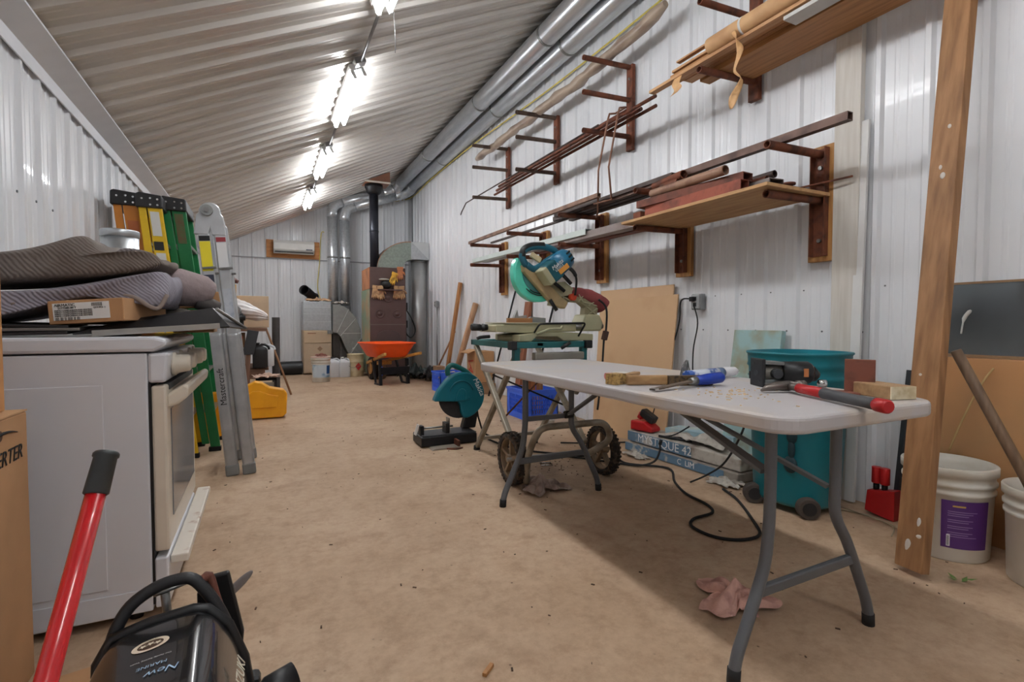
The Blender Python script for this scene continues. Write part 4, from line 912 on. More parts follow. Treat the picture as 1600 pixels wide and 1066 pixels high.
obj('cap', MB().cyl((1.27, 1.725, TZ + .016), (1.3, 1.72, TZ + .016), .014, n=10), mat('pink_cap', (214, 120, 120), .5, var=0), t)
mb = MB(); rn = random.Random(4); pts = []
for i in range(90):
    a_ = i * .55; pts.append((1.6 + .04 * math.cos(a_) + .006 * rn.random() + i * .0003, 1.63 + .03 * math.cos(a_ * .98 + .6), TZ + .042 + .035 * math.sin(a_)))
mb.tube(pts, .002, 4); stock('wire_coil', mb, STEEL, 'loose coil of thin wire standing behind the wire brush', 'wire')
t = thing('caulk_tube', 'blue and white tube with a translucent cap behind the chisel handle', 'tube', (1.68, 1.53, TZ))
a, b_ = V((1.545, 1.555, TZ + .021)), V((1.73, 1.565, TZ + .024))
obj('tube', MB().cyl(a, b_, .021, n=16), mat('blue_white_label', (206, 214, 226), .4, rgb2=(30, 84, 170), vs=16, thr=(.46, .52)), t)
obj('collar', MB().cyl(b_, b_ + (b_ - a).normalized() * .03, .022, n=16), mat('blue_grey_collar', (90, 110, 140), .4, var=0), t)
obj('cap', MB().tube([b_ + (b_ - a).normalized() * .03, b_ + (b_ - a).normalized() * .11, b_ + (b_ - a).normalized() * .13], [.023, .019, .008], 16), mat('milky_cap', (222, 222, 226), .35, var=0), t)
a, b_, c_ = V((1.19, 1.352, TZ + .008)), V((1.40, 1.39, TZ + .022)), V((1.548, 1.388, TZ + .03)); d = (c_ - b_).normalized()
t = thing('chisel', 'chisel with a thick blue handle lying near the table front edge', 'chisel', b_)
obj('blade', MB().bar(a, b_, .024, .006), mat('worn_blade', (120, 106, 92), .5, .5, var=.2), t)
obj('blade_tip', MB().bar(a, a + (b_ - a) * .09, .025, .007), CHROME, t)
obj('ferrule', MB().cyl(b_, b_ + d * .03, .012, .016, n=12), STEEL, t)
obj('handle', MB().tube([b_ + d * .03, b_ + d * .034, b_ + d * .09, b_ + d * .15, b_ + d * .163], [.012, .017, .021, .021, .014], 16), mat('blue_handle', (22, 58, 160), .35, var=.05), t)
# router
ax = V((.9, -.44, 0)).normalized(); sx = V((.44, .9, 0)).normalized(); o = V((1.655, 1.315, TZ))
t = thing('trim_router', 'black trim router lying on its side behind the hammer', 'router', o + ax * .1)
obj('base_plate', MB().bar(o + V((0, 0, .052)), o + ax * .012 + V((0, 0, .052)), .1, .104), BLACK, t, bevel=.004)
for dz, dx in ((.05, 0), (.085, .02), (.02, -.025)): obj('plate_hole', MB().cyl(o + sx * dx + V((0, 0, dz)) - ax * .002, o + sx * dx + V((0, 0, dz)) + ax * .001, .012 if dz == .05 else .004, n=10), DGREY, t)
obj('depth_frame', MB().bar(o + ax * .012 + V((0, 0, .09)), o + ax * .085 + V((0, 0, .086)), .08, .012), STEEL, t, bevel=.002)
obj('depth_frame', MB().bar(o + ax * .012 + V((0, 0, .012)), o + ax * .085 + V((0, 0, .014)), .08, .012), STEEL, t, bevel=.002)
obj('clamp_knob', MB().cyl(o + ax * .055 - sx * .03 + V((0, 0, .05)), o + ax * .055 - sx * .055 + V((0, 0, .05)), .018, n=10), DGREY, t)
obj('collet', MB().cyl(o + ax * .012 + V((0, 0, .052)), o + ax * .09 + V((0, 0, .052)), .028, n=14), mat('grey_cast', (150, 146, 136), .5, .4, var=.15), t)
obj('motor', MB().tube([o + ax * .085 + V((0, 0, .05)), o + ax * .19 + V((0, 0, .05)), o + ax * .2 + V((0, 0, .05))], [.042, .042, .036], 20), BLACK, t)
obj('label', MB().bar(o + ax * .155 - sx * .0405 + V((0, 0, .053)), o + ax * .172 - sx * .0405 + V((0, 0, .053)), .004, .03), mat('orange_label', (190, 120, 72), .5, var=0), t)
text('lettering', 'RIDGID'[:2], .014, frame(o + ax * .183 - sx * .0425 + V((0, 0, .055)), (0, 0, 1), -ax), WHITE_T, t) if False else None
obj('end_cap', MB().tube([o + ax * .2 + V((0, 0, .048)), o + ax * .225 + V((0, 0, .035))], [.03, .02], 12), BLACK, t)
obj('shiny_nut', MB().cyl(o + ax * .2 - sx * .055 + V((0, 0, .016)), o + ax * .225 - sx * .06 + V((0, 0, .016)), .014, n=8), CHROME, t)
# hammer
h0, h1 = V((1.60, 1.145, TZ + .022)), V((1.43, .755, TZ + .022)); d = (h1 - h0).normalized(); s_ = V((-d.y, d.x, 0))
t = thing('claw_hammer', 'claw hammer with red and grey handle hanging over the table end', 'hammer', h0)
HS = mat('hammer_steel', (112, 104, 98), .42, .7, var=.15)
obj('neck', MB().tube([h0 + d * .0, h0 + d * .06], [.013, .012], 10), HS, t)
q = h0 + d * .0
obj('claw', MB().tube([q, q + V((-.04, .012, .0)), V((q.x - .075, q.y + .025, TZ + .016)), V((q.x - .095, q.y + .03, TZ + .008))], [.018, .016, .011, .004], 10), HS, t)
obj('head', MB().tube([q, q + V((.03, -.01, 0)), q + V((.031, -.01, 0)), q + V((.055, -.02, 0))], [.018, .013, .018, .018], 12), HS, t)
obj('red_grip', MB().tube([h0 + d * .055, h0 + d * .06, h0 + d * .19], [.011, .0155, .016], 14), REDP, t)
obj('grey_grip', MB().tube([h0 + d * .185, h0 + d * .24, h0 + d * .36, h0 + d * .4], [.017, .0155, .0155, .016], 14), mat('grey_grip', (72, 72, 74), .6, var=.06), t)
obj('end_cap', MB().tube([h0 + d * .395, h0 + d * .4, h0 + d * .435, h0 + d * .44], [.0155, .0185, .0185, .0145], 14), REDP, t)
# rusty angle bracket
t = thing('angle_bracket', 'rusty steel angle bracket standing behind the hammer handle', 'bracket', (1.775, 1.03, TZ))
u_ = V((.95, -.25, 0)).normalized(); v_ = V((.25, .95, 0)).normalized(); o = V((1.775, 1.015, TZ))
RB = mat('rusty_bracket', (128, 76, 60), .7, .2, rgb2=(96, 58, 46), vs=16)
obj('upright', MB().bar(o, o + V((0, 0, .115)), .012, .085, tuple(v_ * -1 + u_ * .8)), RB, t, bevel=.002)
obj('foot', MB().bar(o - u_ * .01 + V((0, 0, .004)), o + V((-.1, .09, .004)), .08, .007), RB, t, bevel=.002)
# wood block
t = thing('wood_block', 'small wooden block with a pale end on the table corner', 'block', (1.72, .93, TZ))
Mb = Matrix.Translation((1.775, .935, TZ)) @ Matrix.Rotation(math.radians(-108), 4, 'Z')
mb = MB(Mb); mb.box(-.08, .06, -.045, .045, .001, .042); obj('block', mb, wood('block_wood', (170, 136, 96), (140, 108, 74), 'x'), t, bevel=.003)
mb = MB(Mb); mb.box(.06, .064, -.043, .043, .002, .041); obj('pale_end', mb, mat('pale_end_grain', (222, 212, 184), .7, rgb2=(190, 172, 136), vs=20), t)
# sawdust on table
mb = MB(); rn = random.Random(9)
for i in range(70):
    x, y = rn.gauss(1.42, .1), rn.gauss(1.22, .12)
    if x < 1.2: continue
    a_ = rn.random() * 6; mb.cbox((x, y, TZ + .001), (.012 * rn.random() + .003, .004, .002), (0, 0, a_))
stock('wood_shavings', mb, mat('shaving_wood', (206, 172, 120), .8, var=.15), 'fine wood shavings scattered on the table in front of the hammer', 'shavings')
bpy.data.objects['wood_shavings']['kind'] = 'stuff'
# ---------------------------------------------------------------- rags and cords on the floor
def rag(c, sx, sy, seed, lb, m, rz=0.):
    rn = random.Random(seed); ph = [rn.uniform(0, 6) for _ in range(8)]
    R2 = Matrix.Rotation(rz, 3, 'Z')
    def fn(u, v):
        x, y = u - .5, v - .5; th = math.atan2(y, x); rr = math.hypot(x, y)
        e = .8 + .3 * math.sin(3 * th + ph[0]) + .12 * math.sin(7 * th + ph[1])
        z = .5 * abs(math.sin(9 * x + 4 * math.sin(5 * y + ph[2]) + ph[3])) + .5 * abs(math.sin(8 * y + 5 * x + ph[4]))
        z *= max(0, 1 - 1.5 * rr)
        return V(c) + R2 @ V((x * sx * e, y * sy * e, .006 + z * .09))
    return stock('rag', MB().grid(fn, 36, 36), m, lb, 'rag')
rag((1.5, 1.27, 0), .25, .26, 2, 'pink stained rag on the floor beside the near left table leg', mat('pink_rag', (214, 168, 154), .9, rgb2=(166, 122, 112), vs=14, bump=.3, bs=90), .7)
rag((1.5, 2.68, 0), .26, .28, 5, 'grey pink rag on the floor between the far table legs', mat('grey_pink_rag', (178, 158, 148), .9, rgb2=(134, 114, 106), vs=14, bump=.3, bs=90), .2)
stock('cord', MB().tube(bez([(1.72, 4.0, .008), (1.78, 3.6, .008), (2.0, 3.3, .01), (2.28, 3.0, .01), (2.3, 2.84, .012), (2.47, 2.64, .012), (2.3, 2.4, .008), (2.2, 2.2, .008), (2.17, 2.02, .008), (2.1, 1.92, .008), (1.95, 1.9, .008), (1.87, 1.83, .008), (1.87, 1.7, .008), (1.95, 1.62, .008), (2.08, 1.62, .008), (2.2, 1.75, .008), (2.38, 2.0, .01), (2.45, 2.16, .012)], 6), .0075, 7), RUBBER, 'long black extension cord looping across the floor beside the table', 'cord')
stock('cord', MB().tube(bez([(2.0, 3.25, .01), (2.2, 2.95, .012), (2.32, 2.78, .014), (2.45, 2.76, .03), (2.52, 2.78, .09), (2.54, 2.8, .13)], 6), .0075, 7).tube([(2.54, 2.8, .13), (2.55, 2.8, .165)], [.011, .013], 8), RUBBER, 'black cord whose plug end rests on the front of the shingle bundles', 'cord')
stock('cord', MB().tube(bez([(2.37, 1.92, .74), (2.38, 1.93, .6), (2.36, 1.95, .42), (2.40, 2.1, .2), (2.42, 2.25, .08), (2.38, 2.35, .01)], 6), .006, 6), RUBBER, 'black cord hanging in front of the teal bin behind the near table leg', 'cord')
mb = MB()
q = [V((1.74, 3.1, .004)), V((1.81, 3.07, .004)), V((1.83, 3.13, .004)), V((1.76, 3.16, .004))]
mb.tube(q, .006, 6, closed=True); stock('metal_buckle', mb, CHROME, 'shiny rectangular metal buckle on the floor behind the far table legs', 'buckle')
stock('metal_strip', MB().tube(bez([(1.3, 3.84, .006), (1.36, 3.8, .006), (1.42, 3.82, .006)], 4), .008, 5), RUST, 'small curved rusty metal strip on the floor in front of the chop saw', 'metal strip')
stock('crumpled_can', MB().cbox((2.5, 4.3, .035), (.1, .07, .06), (0, .1, .5)), mat('shiny_crumpled_foil', (190, 190, 186), .3, .7, var=.2, vs=30), 'small shiny crumpled tin on the floor beyond the stand', 'tin', .012)
# ---------------------------------------------------------------- chop saw
YC = 4.1
t = thing('chop_saw', 'teal abrasive chop saw sitting on the floor of the aisle', 'saw', (1.42, YC, 0))
TL = mat('saw_teal', (8, 102, 118), .35, var=.06)
obj('base', MB().box(1.125, 1.6, YC - .15, YC + .12, .008, .085), BLACKM, t, bevel=.01)
obj('base_deck', MB().box(1.14, 1.6, YC - .13, YC + .1, .085, .092), DGREY, t)
C0 = (1.515, .388); rg = .197
po = []
for k in range(29):
    a_ = math.radians(-78 + k * (138 + 78) / 28); po.append((C0[0] + rg * math.cos(a_), C0[1] + rg * math.sin(a_)))
po += [(1.30, .44), (1.268, .37), (1.262, .352), (1.475, .338), (1.49, .31), (1.5, .24), (1.52, .195)]
obj('blade_guard', MB().prism(po, YC - .05, YC + .03, 'xz'), TL, t, bevel=.012)
obj('guard_ridge', MB().tube([(p[0], YC - .052, p[1]) for p in arc((1.5, .41), .105, .2, PI - .2, 14)], .006, 6), TL, t)
obj('guard_boss', MB().prism([(1.44, .345), (1.44, .37)] + arc((1.5, .41), .04, PI - .4, .1, 8) + [(1.54, .345)], YC - .064, YC - .05, 'xz'), TL, t, bevel=.008)
obj('bolt', MB().cyl((1.57, YC - .056, .36), (1.57, YC - .05, .36), .014, n=10), TL, t)
obj('wheel', MB().cyl((1.495, YC - .012, .375), (1.495, YC + .0, .375), .182, n=40), mat('abrasive_disc', (44, 40, 40), .85, var=.2, vs=40), t)
obj('arbor', MB().cyl((1.5, YC - .02, .345), (1.5, YC - .045, .345), .02, n=10), mat('brass_arbor', (150, 126, 82), .4, .6, var=.1), t)
obj('motor', MB().cyl((1.5, YC + .03, .4), (1.5, YC + .25, .4), .07, n=20), TL, t)
obj('arm', MB().prism([(1.52, .1), (1.64, .1), (1.66, .2), (1.66, .28), (1.58, .28), (1.55, .2)], YC - .02, YC + .06, 'xz'), BLACKM, t, bevel=.01)
obj('handle', MB().tube(bez([(1.40, YC, .56), (1.395, YC, .61), (1.43, YC, .645), (1.5, YC, .62), (1.56, YC, .585), (1.6, YC, .55)], 5), .022, 10), mat('handle_green', (10, 92, 88), .4, var=.06), t)
obj('vise_screw', MB().cyl((1.13, YC - .05, .14), (1.42, YC - .05, .14), .008, n=8), STEEL, t)
obj('vise_jaw', MB().cbox((1.36, YC - .05, .13), (.03, .1, .09)), BLACKM, t, bevel=.004); obj('vise_jaw', MB().cbox((1.385, YC - .03, .15), (.008, .08, .12)), STEEL, t)
obj('vise_block', MB().cbox((1.15, YC - .05, .125), (.03, .07, .08)), BLACKM, t, bevel=.004)
obj('vise_handle', MB().cbox((1.112, YC - .05, .135), (.012, .05, .09), (0, .3, 0)), WHITEP, t, bevel=.004)
obj('spark_tray', MB().prism([(1.18, .0), (1.42, .0), (1.41, .012), (1.2, .012)], YC - .26, YC - .15, 'xz'), mat('tray_grey', (150, 140, 128), .5, .3, var=.1), t)
obj('foot_pedal', MB().cbox((1.405, YC - .2, .03), (.02, .1, .055)), RUST, t, bevel=.004)
text('lettering', 'Makita', .062, frame((1.655, YC - .0515, .455), (.44, 0, -.9), (.9, 0, .44)), WHITE_T, t, shear=.2)
obj('power_cord', MB().tube(bez([(1.66, YC, .26), (1.7, YC + .05, .15), (1.74, YC, .03), (1.85, YC - .15, .01)], 6), .008, 6), RUBBER, t)
# ---------------------------------------------------------------- mitre saw stand
t = thing('saw_stand', 'wheeled folding saw stand with a teal top frame behind the table', 'saw stand', (1.72, 3.25, 0))
TX = (1.44, 2.02); TYY = (2.95, 3.68)
mb = MB()
mb.box(TX[0], TX[1], TYY[0], TYY[0] + .035, .835, .875); mb.box(TX[0], TX[1], TYY[1] - .035, TYY[1], .835, .875); mb.box(TX[0], TX[0] + .035, TYY[0], TYY[1], .835, .875); mb.box(TX[1] - .035, TX[1], TYY[0], TYY[1], .835, .875)
mb.box(TX[0] + .18, TX[0] + .23, TYY[0], TYY[1], .845, .873); mb.box(TX[1] - .2, TX[1] - .15, TYY[0], TYY[1], .845, .873)
obj('top_frame', mb, mat('stand_teal', (30, 96, 98), .45, var=.12), t, bevel=.004)
for x, y in ((TX[0], TYY[0]), (TX[1], TYY[0])): obj('corner_cap', MB().cbox((x, y, .855), (.05, .05, .055)), BLACK, t, bevel=.006)
LEGB = mat('beige_leg_tube', (166, 158, 142), .45, .25, rgb2=(128, 116, 100), vs=8)
for x in (1.46, 1.98):
    obj('leg', MB().bar((x, 3.62, .83), (x - .04, 2.86, .2), .035, .035), LEGB, t, bevel=.006)
    f_ = obj('leg', MB().bar((x + .05, 3.0, .83), (x + .05, 3.72, .03), .035, .035), LEGB, t, bevel=.006)
    obj('rubber_foot', MB().cyl((x + .05, 3.735, 0), (x + .05, 3.73, .03), .026, n=12), RUBBER, f_)
    obj('post', MB().bar((x + .02, 2.98, .84), (x + .02, 2.98, .7), .04, .04), MATS['stand_teal'], t)
obj('crossbar', MB().bar((1.5, 3.68, .1), (2.03, 3.68, .1), .025, .025), LEGB, t)
obj('tie_rod', MB().cyl((1.52, 3.3, .3), (2.02, 3.5, .62), .007, n=6), RUST, t); obj('tie_rod', MB().cyl((1.52, 3.45, .62), (1.98, 3.2, .4), .007, n=6), BLACKM, t)
obj('outfeed_roller', MB().box(1.6, 1.98, 2.93, 2.99, .755, .805), mat('roller_grey', (150, 146, 138), .4, .4, var=.1), t, bevel=.008)
for x in (1.66, 1.75, 1.83, 1.93): obj('roller_clip', MB().cbox((x, 2.96, .74), (.03, .05, .03)), BLACKM, t, bevel=.003)
obj('clamp_lever', MB().tube([(1.8, 2.94, .83), (1.83, 2.93, .85), (1.86, 2.92, .87)], .012, 7), BLACK, t)
obj('bracket', MB().cbox((1.93, 2.98, .58), (.1, .06, .12), (0, .5, 0)), LEGB, t, bevel=.01)
lp = rounded([(1.42, 2.72, .04), (1.40, 2.66, .22), (1.44, 2.6, .39), (1.9, 2.58, .39), (1.98, 2.62, .26), (1.84, 2.7, .16)], .07, 5)
obj('axle_loop', MB().tube(lp, .021, 12), LEGB, t)
obj('axle', MB().cyl((1.34, 2.82, .16), (2.08, 2.78, .16), .012, n=10), STEEL, t)
TYRE = mat('knobbly_tyre', (52, 46, 42), .9, rgb2=(92, 76, 62), vs=30, bump=.9, bs=70)
for x, y in ((1.385, 2.84), (2.02, 2.77)):
    Rw = Matrix.Rotation(PI / 2, 3, 'Y')
    w_ = obj('wheel', MB().openlathe([(.125, -.03), (.145, -.034), (.158, -.02), (.16, 0), (.158, .02), (.145, .034), (.125, .03), (.125, -.03)], (x, y, .16), Rw, 36), TYRE, t)
    mb = MB()
    for k in range(36):
        a_ = 2 * PI * k / 36
        for sx in (-.018, .018): mb.cbox((x + sx, y + .159 * math.cos(a_ + sx * 4), .16 + .159 * math.sin(a_ + sx * 4)), (.02, .014, .01), (a_ - PI / 2, 0, 0))
    obj('tread', mb, TYRE, w_)
    mb = MB(); mb.openlathe([(.118, -.02), (.126, -.024), (.126, .024), (.118, .02), (.118, -.02)], (x, y, .16), Rw, 32)
    for k in range(5):
        a_ = 2 * PI * k / 5 + .3; mb.bar((x, y + .02 * math.cos(a_), .16 + .02 * math.sin(a_)), (x, y + .12 * math.cos(a_), .16 + .12 * math.sin(a_)), .018, .032, (1, 0, 0))
    mb.cyl((x - .035, y, .16), (x + .035, y, .16), .026, n=14); obj('rim', mb, mat('dusty_brown_rim', (142, 120, 96), .6, var=.15), w_)
# ---------------------------------------------------------------- mitre saw
YM = 3.25
K_ = YM / 3.5
def S(x, z, dy=0.): return (x * K_, YM + dy, 1 + (z - 1) * K_)
def S2(x, z): return (x * K_, 1 + (z - 1) * K_)
t = thing('mitre_saw', 'sliding mitre saw with a green blade guard raised on its stand', 'saw', (1.75, YM, .876))
BEI = mat('beige_cast', (178, 174, 142), .5, .1, var=.08); BEI2 = mat('beige_cast_dark', (150, 142, 112), .5, .1, var=.12)
obj('base', MB().prism([S2(*p) for p in ((1.66, .8665), (1.76, .8665), (1.80, .9), (1.98, .9), (2.03, .8665), (2.30, .8665), (2.30, .915), (2.1, .93), (1.83, .93), (1.66, .915))], YM - .2, YM + .2, 'xz'), BEI, t, bevel=.006)
obj('base_ring', MB().cyl(S(1.7, .868), S(1.7, .91), .1, n=24), BEI2, t)
obj('turntable', MB().prism([S2(*p) for p in ((1.5, .935), (1.5, .985), (1.62, .998), (2.18, 1.0), (2.18, .935), (1.75, .925))], YM - .15, YM + .15, 'xz'), BEI, t, bevel=.008)
obj('table_plate', MB().box(1.45 , 2.03, YM - .17, YM + .17, .998, 1.004), mat('beige_plate', (196, 190, 164), .45, .1, var=.06), t)
obj('step_rib', MB().tube([S(1.80, .92, -.2), S(1.86, .94, -.21), S(1.90, .955, -.21), S(2.0, .958, -.21), S(2.02, .975, -.2)], .01, 6), BEI, t)
obj('grip', MB().tube([S(1.5, .968), S(1.46, .968), S(1.455, .968), S(1.44, .968), S(1.38, .97), S(1.372, .97)], [.02, .026, .018, .024, .026, .018], 14), BLACK, t)
obj('lock_lever', MB().tube(bez([S(1.52, .9), S(1.45, .895), S(1.42, .885)], 4), .012, 8), BLACK, t)
obj('work_rest', MB().tube(rounded([S(1.775, .93, -.21), S(1.79, .995, -.26), S(2.185, 1.0, -.26), S(2.155, .9, -.21)], .02, 3), .007, 7), BLACK, t)
obj('fence', MB().prism([S2(*p) for p in ((1.84, 1.003), (2.03, 1.003), (2.03, 1.04), (1.9, 1.05))], YM + .05, YM + .08, 'xz'), GALV_D, t)
obj('fence', MB().prism([S2(*p) for p in ((1.7, 1.003), (1.82, 1.003), (1.82, 1.06), (1.75, 1.05), (1.74, 1.1), (1.72, 1.06))], YM - .02, YM + .01, 'xz'), GALV_D, t)
obj('wood_insert', MB().box(1.53, 1.72, YM - .05, YM - .02, 1.004, 1.035), LUMBER_X, t)
for dy in (-.05, .05): obj('slide_rail', MB().cyl(S(2.15, .974, dy), S(2.5, .974, dy), .02, n=12), STEEL, t)
obj('rear_block', MB().prism([S2(*p) for p in ((2.29, .935), (2.47, .935), (2.49, 1.0), (2.45, 1.07), (2.32, 1.07), (2.29, 1.01))], YM - .08, YM + .08, 'xz'), BEI, t, bevel=.012)
arm = [(2.34, 1.05), (2.46, 1.05), (2.48, 1.13), (2.44, 1.2), (2.33, 1.235), (2.18, 1.225), (2.05, 1.2), (2.03, 1.14), (2.1, 1.13), (2.2, 1.17), (2.3, 1.165), (2.35, 1.13)]
obj('arm', MB().prism([S2(*p) for p in arm], YM - .03, YM + .04, 'xz'), BEI2, t, bevel=.006)
mb = MB()
ribs = [((2.36, 1.06), (2.46, 1.12)), ((2.46, 1.06), (2.36, 1.13)), ((2.37, 1.14), (2.45, 1.18)), ((2.46, 1.14), (2.33, 1.17)), ((2.32, 1.17), (2.28, 1.23)), ((2.28, 1.17), (2.33, 1.23)), ((2.2, 1.17), (2.22, 1.225)), ((2.22, 1.17), (2.13, 1.21)), ((2.12, 1.14), (2.14, 1.21))]
for a_, b_ in ribs: mb.bar(S(*a_, -.035), S(*b_, -.035), .012, .008)
obj('rib', mb, BEI, t)
hp = [S2(*p) for p in ((1.77, 1.44), (1.83, 1.45), (1.9, 1.385), (2.0, 1.3), (2.09, 1.22), (2.17, 1.16), (2.14, 1.11), (2.05, 1.13), (1.95, 1.22), (1.84, 1.33), (1.78, 1.39))]
obj('head_casting', MB().prism(hp, YM - .06, YM + .0, 'xz'), mat('tan_casting', (172, 150, 110), .5, .1, var=.14, vs=14), t, bevel=.01)
obj('head_link', MB().prism([S2(*p) for p in ((2.02, 1.31), (2.16, 1.33), (2.25, 1.27), (2.24, 1.2), (2.1, 1.18), (2.0, 1.25))], YM - .03, YM + .05, 'xz'), BEI, t, bevel=.01)
for a_, b_ in (((2.0, 1.34), (2.13, 1.25)), ((2.1, 1.39), (2.19, 1.31)), ((2.0, 1.18), (2.06, 1.10))): obj('spring', MB().cyl(S(*a_, -.06), S(*b_, -.06), .014, n=8), BLACK, t)
GRD = mat('green_guard', (84, 204, 178), .25, var=.08, coat=.3)
C1 = (1.94, 1.385)
obj('blade_guard', MB().prism([S2(*p) for p in arc(C1, .222, math.radians(148), math.radians(302), 26) + arc(C1, .06, math.radians(302), math.radians(148), 8)], YM - .005, YM + .07, 'xz'), GRD, t, bevel=.012)
obj('guard_plate', MB().prism([S2(*p) for p in arc(C1, .15, math.radians(160), math.radians(300), 16) + [C1]], YM - .012, YM - .004, 'xz'), mat('teal_grey_plate', (70, 130, 128), .3, .2, var=.12), t)
obj('guard_slot', MB().tube([S(p[0], p[1], -.014) for p in arc(C1, .17, math.radians(225), math.radians(285), 8)], .004, 5), BLACK, t); obj('guard_slot', MB().tube([S(p[0], p[1], -.014) for p in arc(C1, .155, math.radians(235), math.radians(285), 8)], .004, 5), BLACK, t)
MT = mat('motor_teal', (22, 96, 128), .38, var=.07)
m0, m1 = V(S(1.955, 1.375, -.1)), V(S(2.125, 1.51, -.1)); d = (m1 - m0).normalized()
obj('gear_neck', MB().bar(m0 - d * .06, m0 + d * .01, .13, .14, (0, 1, 0)), BEI, t, bevel=.01)
obj('gear_case', MB().bar(m0 - d * .02, m0 + d * .07, .14, .15, (0, 1, 0)), mat('gear_teal', (10, 84, 96), .4, var=.06), t, bevel=.012)
obj('motor', MB().tube([m0 + d * .06, m0 + d * .16, m0 + d * .2, m0 + d * .22], [.078, .078, .07, .05], 22), MT, t)
up = V((-d.z, 0, d.x))
for k in (-.03, 0, .03): obj('vent_slot', MB().bar(m0 + d * .17 + up * (k + .01) - V((0, .076, 0)), m0 + d * .205 + up * (k + .01) - V((0, .07, 0)), .008, .012, (0, 0, 1)), BLACK, t)
obj('warning_label', MB().bar(m0 + d * .04 - up * .028 - V((0, .079, 0)), m0 + d * .13 - up * .028 - V((0, .079, 0)), .006, .034, tuple(up)), mat('orange_warning', (216, 150, 66), .5, var=.05), t)
text('lettering', 'Makita', .04, frame(m0 + d * .06 + up * .025 - V((0, .0815, 0)), d, up), WHITE_T, t, shear=.2)
text('lettering', 'LS1013', .026, frame(m0 + d * .06 - up * .001 - V((0, .0815, 0)), d, up), WHITE_T, t)
hl = [S(1.80, 1.43, -.05), S(1.765, 1.49, -.05), S(1.775, 1.54, -.05), S(1.84, 1.575, -.05), S(1.95, 1.585, -.05), S(2.04, 1.565, -.05), S(2.07, 1.53, -.05)]
obj('handle', MB().tube(bez(hl, 4), .024, 12), mat('handle_teal', (24, 92, 112), .4, var=.06), t)
obj('handle_strap', MB().tube(bez([S(1.80, 1.44, -.05), S(1.87, 1.41, -.05), S(1.97, 1.47, -.05), S(2.07, 1.53, -.05)], 4), .026, 12), MATS['handle_teal'], t)
obj('handle_pad', MB().tube(bez([V(p) + V((0, 0, .008)) for p in hl[1:5]], 4), .025, 12), BLACK, t)
obj('trigger', MB().cbox(S(1.88, 1.5, -.05), (.09, .025, .04), (0, .5, 0)), mat('cream_trigger', (206, 190, 150), .5, var=.1), t, bevel=.006)
obj('power_cord', MB().tube(bez([S(2.125, 1.43, -.12), S(2.17, 1.39, -.13), S(2.2, 1.33, -.12), S(2.215, 1.22, -.08)], 5), [.014] * 8 + [.008] * 8, 8), BLACK, t)
obj('rear_cord', MB().tube(bez([S(2.44, 1.19, -.08), S(2.5, 1.12, -.1), S(2.5, .95, -.1), S(2.48, .87, -.1), S(2.46, .6, -.1), S(2.42, .3, -.1)], 5), .008, 7), BLACK, t)
obj('cord_clip', MB().cbox(S(2.49, .9, -.1), (.035, .04, .07), (0, .3, 0)), mat('brown_clip', (70, 44, 36), .6, var=.1), t, bevel=.006)
obj('red_knob', MB().cyl(S(2.21, 1.205, -.07), S(2.21, 1.205, -.02), .026, n=12), mat('orange_red_knob', (206, 70, 36), .45, var=.05), t)
db = bez([S(2.22, 1.245), S(2.3, 1.24), S(2.4, 1.22), S(2.5, 1.17), S(2.55, 1.13)], 4)
db = [V(p) for p in db]
obj('dust_bag', MB().tube(db, [.03, .038, .042, .041, .045, .046, .044, .05, .054, .053, .056, .06, .06, .064, .066, .066, .05], 16), mat('maroon_bag', (140, 66, 66), .8, var=.12, vs=20, bump=.4, bs=30), t)
stock('paper_sheet', MB().prism([S2(*p) for p in ((2.06, 1.14), (2.14, 1.2), (2.36, 1.18), (2.4, 1.1), (2.1, 1.09))], YM + .16, YM + .17, 'xz'), mat('tan_paper', (196, 168, 130), .8, var=.1), 'tan paper bag behind the arm of the mitre saw', 'paper') if False else None
# ---------------------------------------------------------------- white oven
EN = mat('white_enamel', (212, 214, 220), .32, var=.02, vs=3, coat=.2)
CREAM = mat('cream_enamel', (218, 208, 192), .35, var=.04, coat=.2)
t = thing('oven', 'white electric stove standing against the left wall, its side facing us', 'oven', (-.65, 2.43, 0))
OX0, OX1, OY0, OY1 = -1.0, -.345, 2.05, 2.81
obj('body', MB().box(OX0, OX1, OY0, OY1, .03, .9), EN, t, bevel=.006)
obj('side_panel', MB().box(OX0 + .03, OX1 - .12, OY0 - .003, OY0 + .001, .13, .80), EN, t, bevel=.0025)
obj('base_strip', MB().box(OX0, OX1, OY0 - .004, OY0, .035, .11), EN, t, bevel=.002)
obj('cooktop', MB().prism([(OX0, .905), (OX1 + .02, .905), (OX1 + .055, .925), (OX1 + .055, .945), (OX1 + .02, .955), (OX0, .955)], OY0 - .008, OY1 + .008, 'xz'), EN, t, bevel=.01)
obj('control_panel', MB().prism([(OX1, .8), (OX1 + .05, .8), (OX1 + .06, .9), (OX1, .9)], OY0, OY1, 'xz'), EN, t, bevel=.01)
for y in (2.17, 2.33, 2.58, 2.72):
    k_ = obj('knob', MB().tube([(OX1 + .055, y, .855), (OX1 + .065, y, .855), (OX1 + .07, y, .855), (OX1 + .105, y, .858), (OX1 + .112, y, .858)], [.042, .042, .034, .03, .022], 18), CREAM, t)
obj('door_gap', MB().box(OX1, OX1 + .006, OY0 + .005, OY1 - .005, .05, .8), BLACK, t)
d_ = obj('oven_door', MB().box(OX1 + .006, OX1 + .05, OY0 + .01, OY1 - .01, .225, .79), CREAM, t, bevel=.008)
obj('door_glass', MB().box(OX1 + .05, OX1 + .053, OY0 + .09, OY1 - .07, .32, .7), mat('grey_door_glass', (120, 124, 130), .12, .2, rgb2=(98, 104, 112), vs=3), d_)
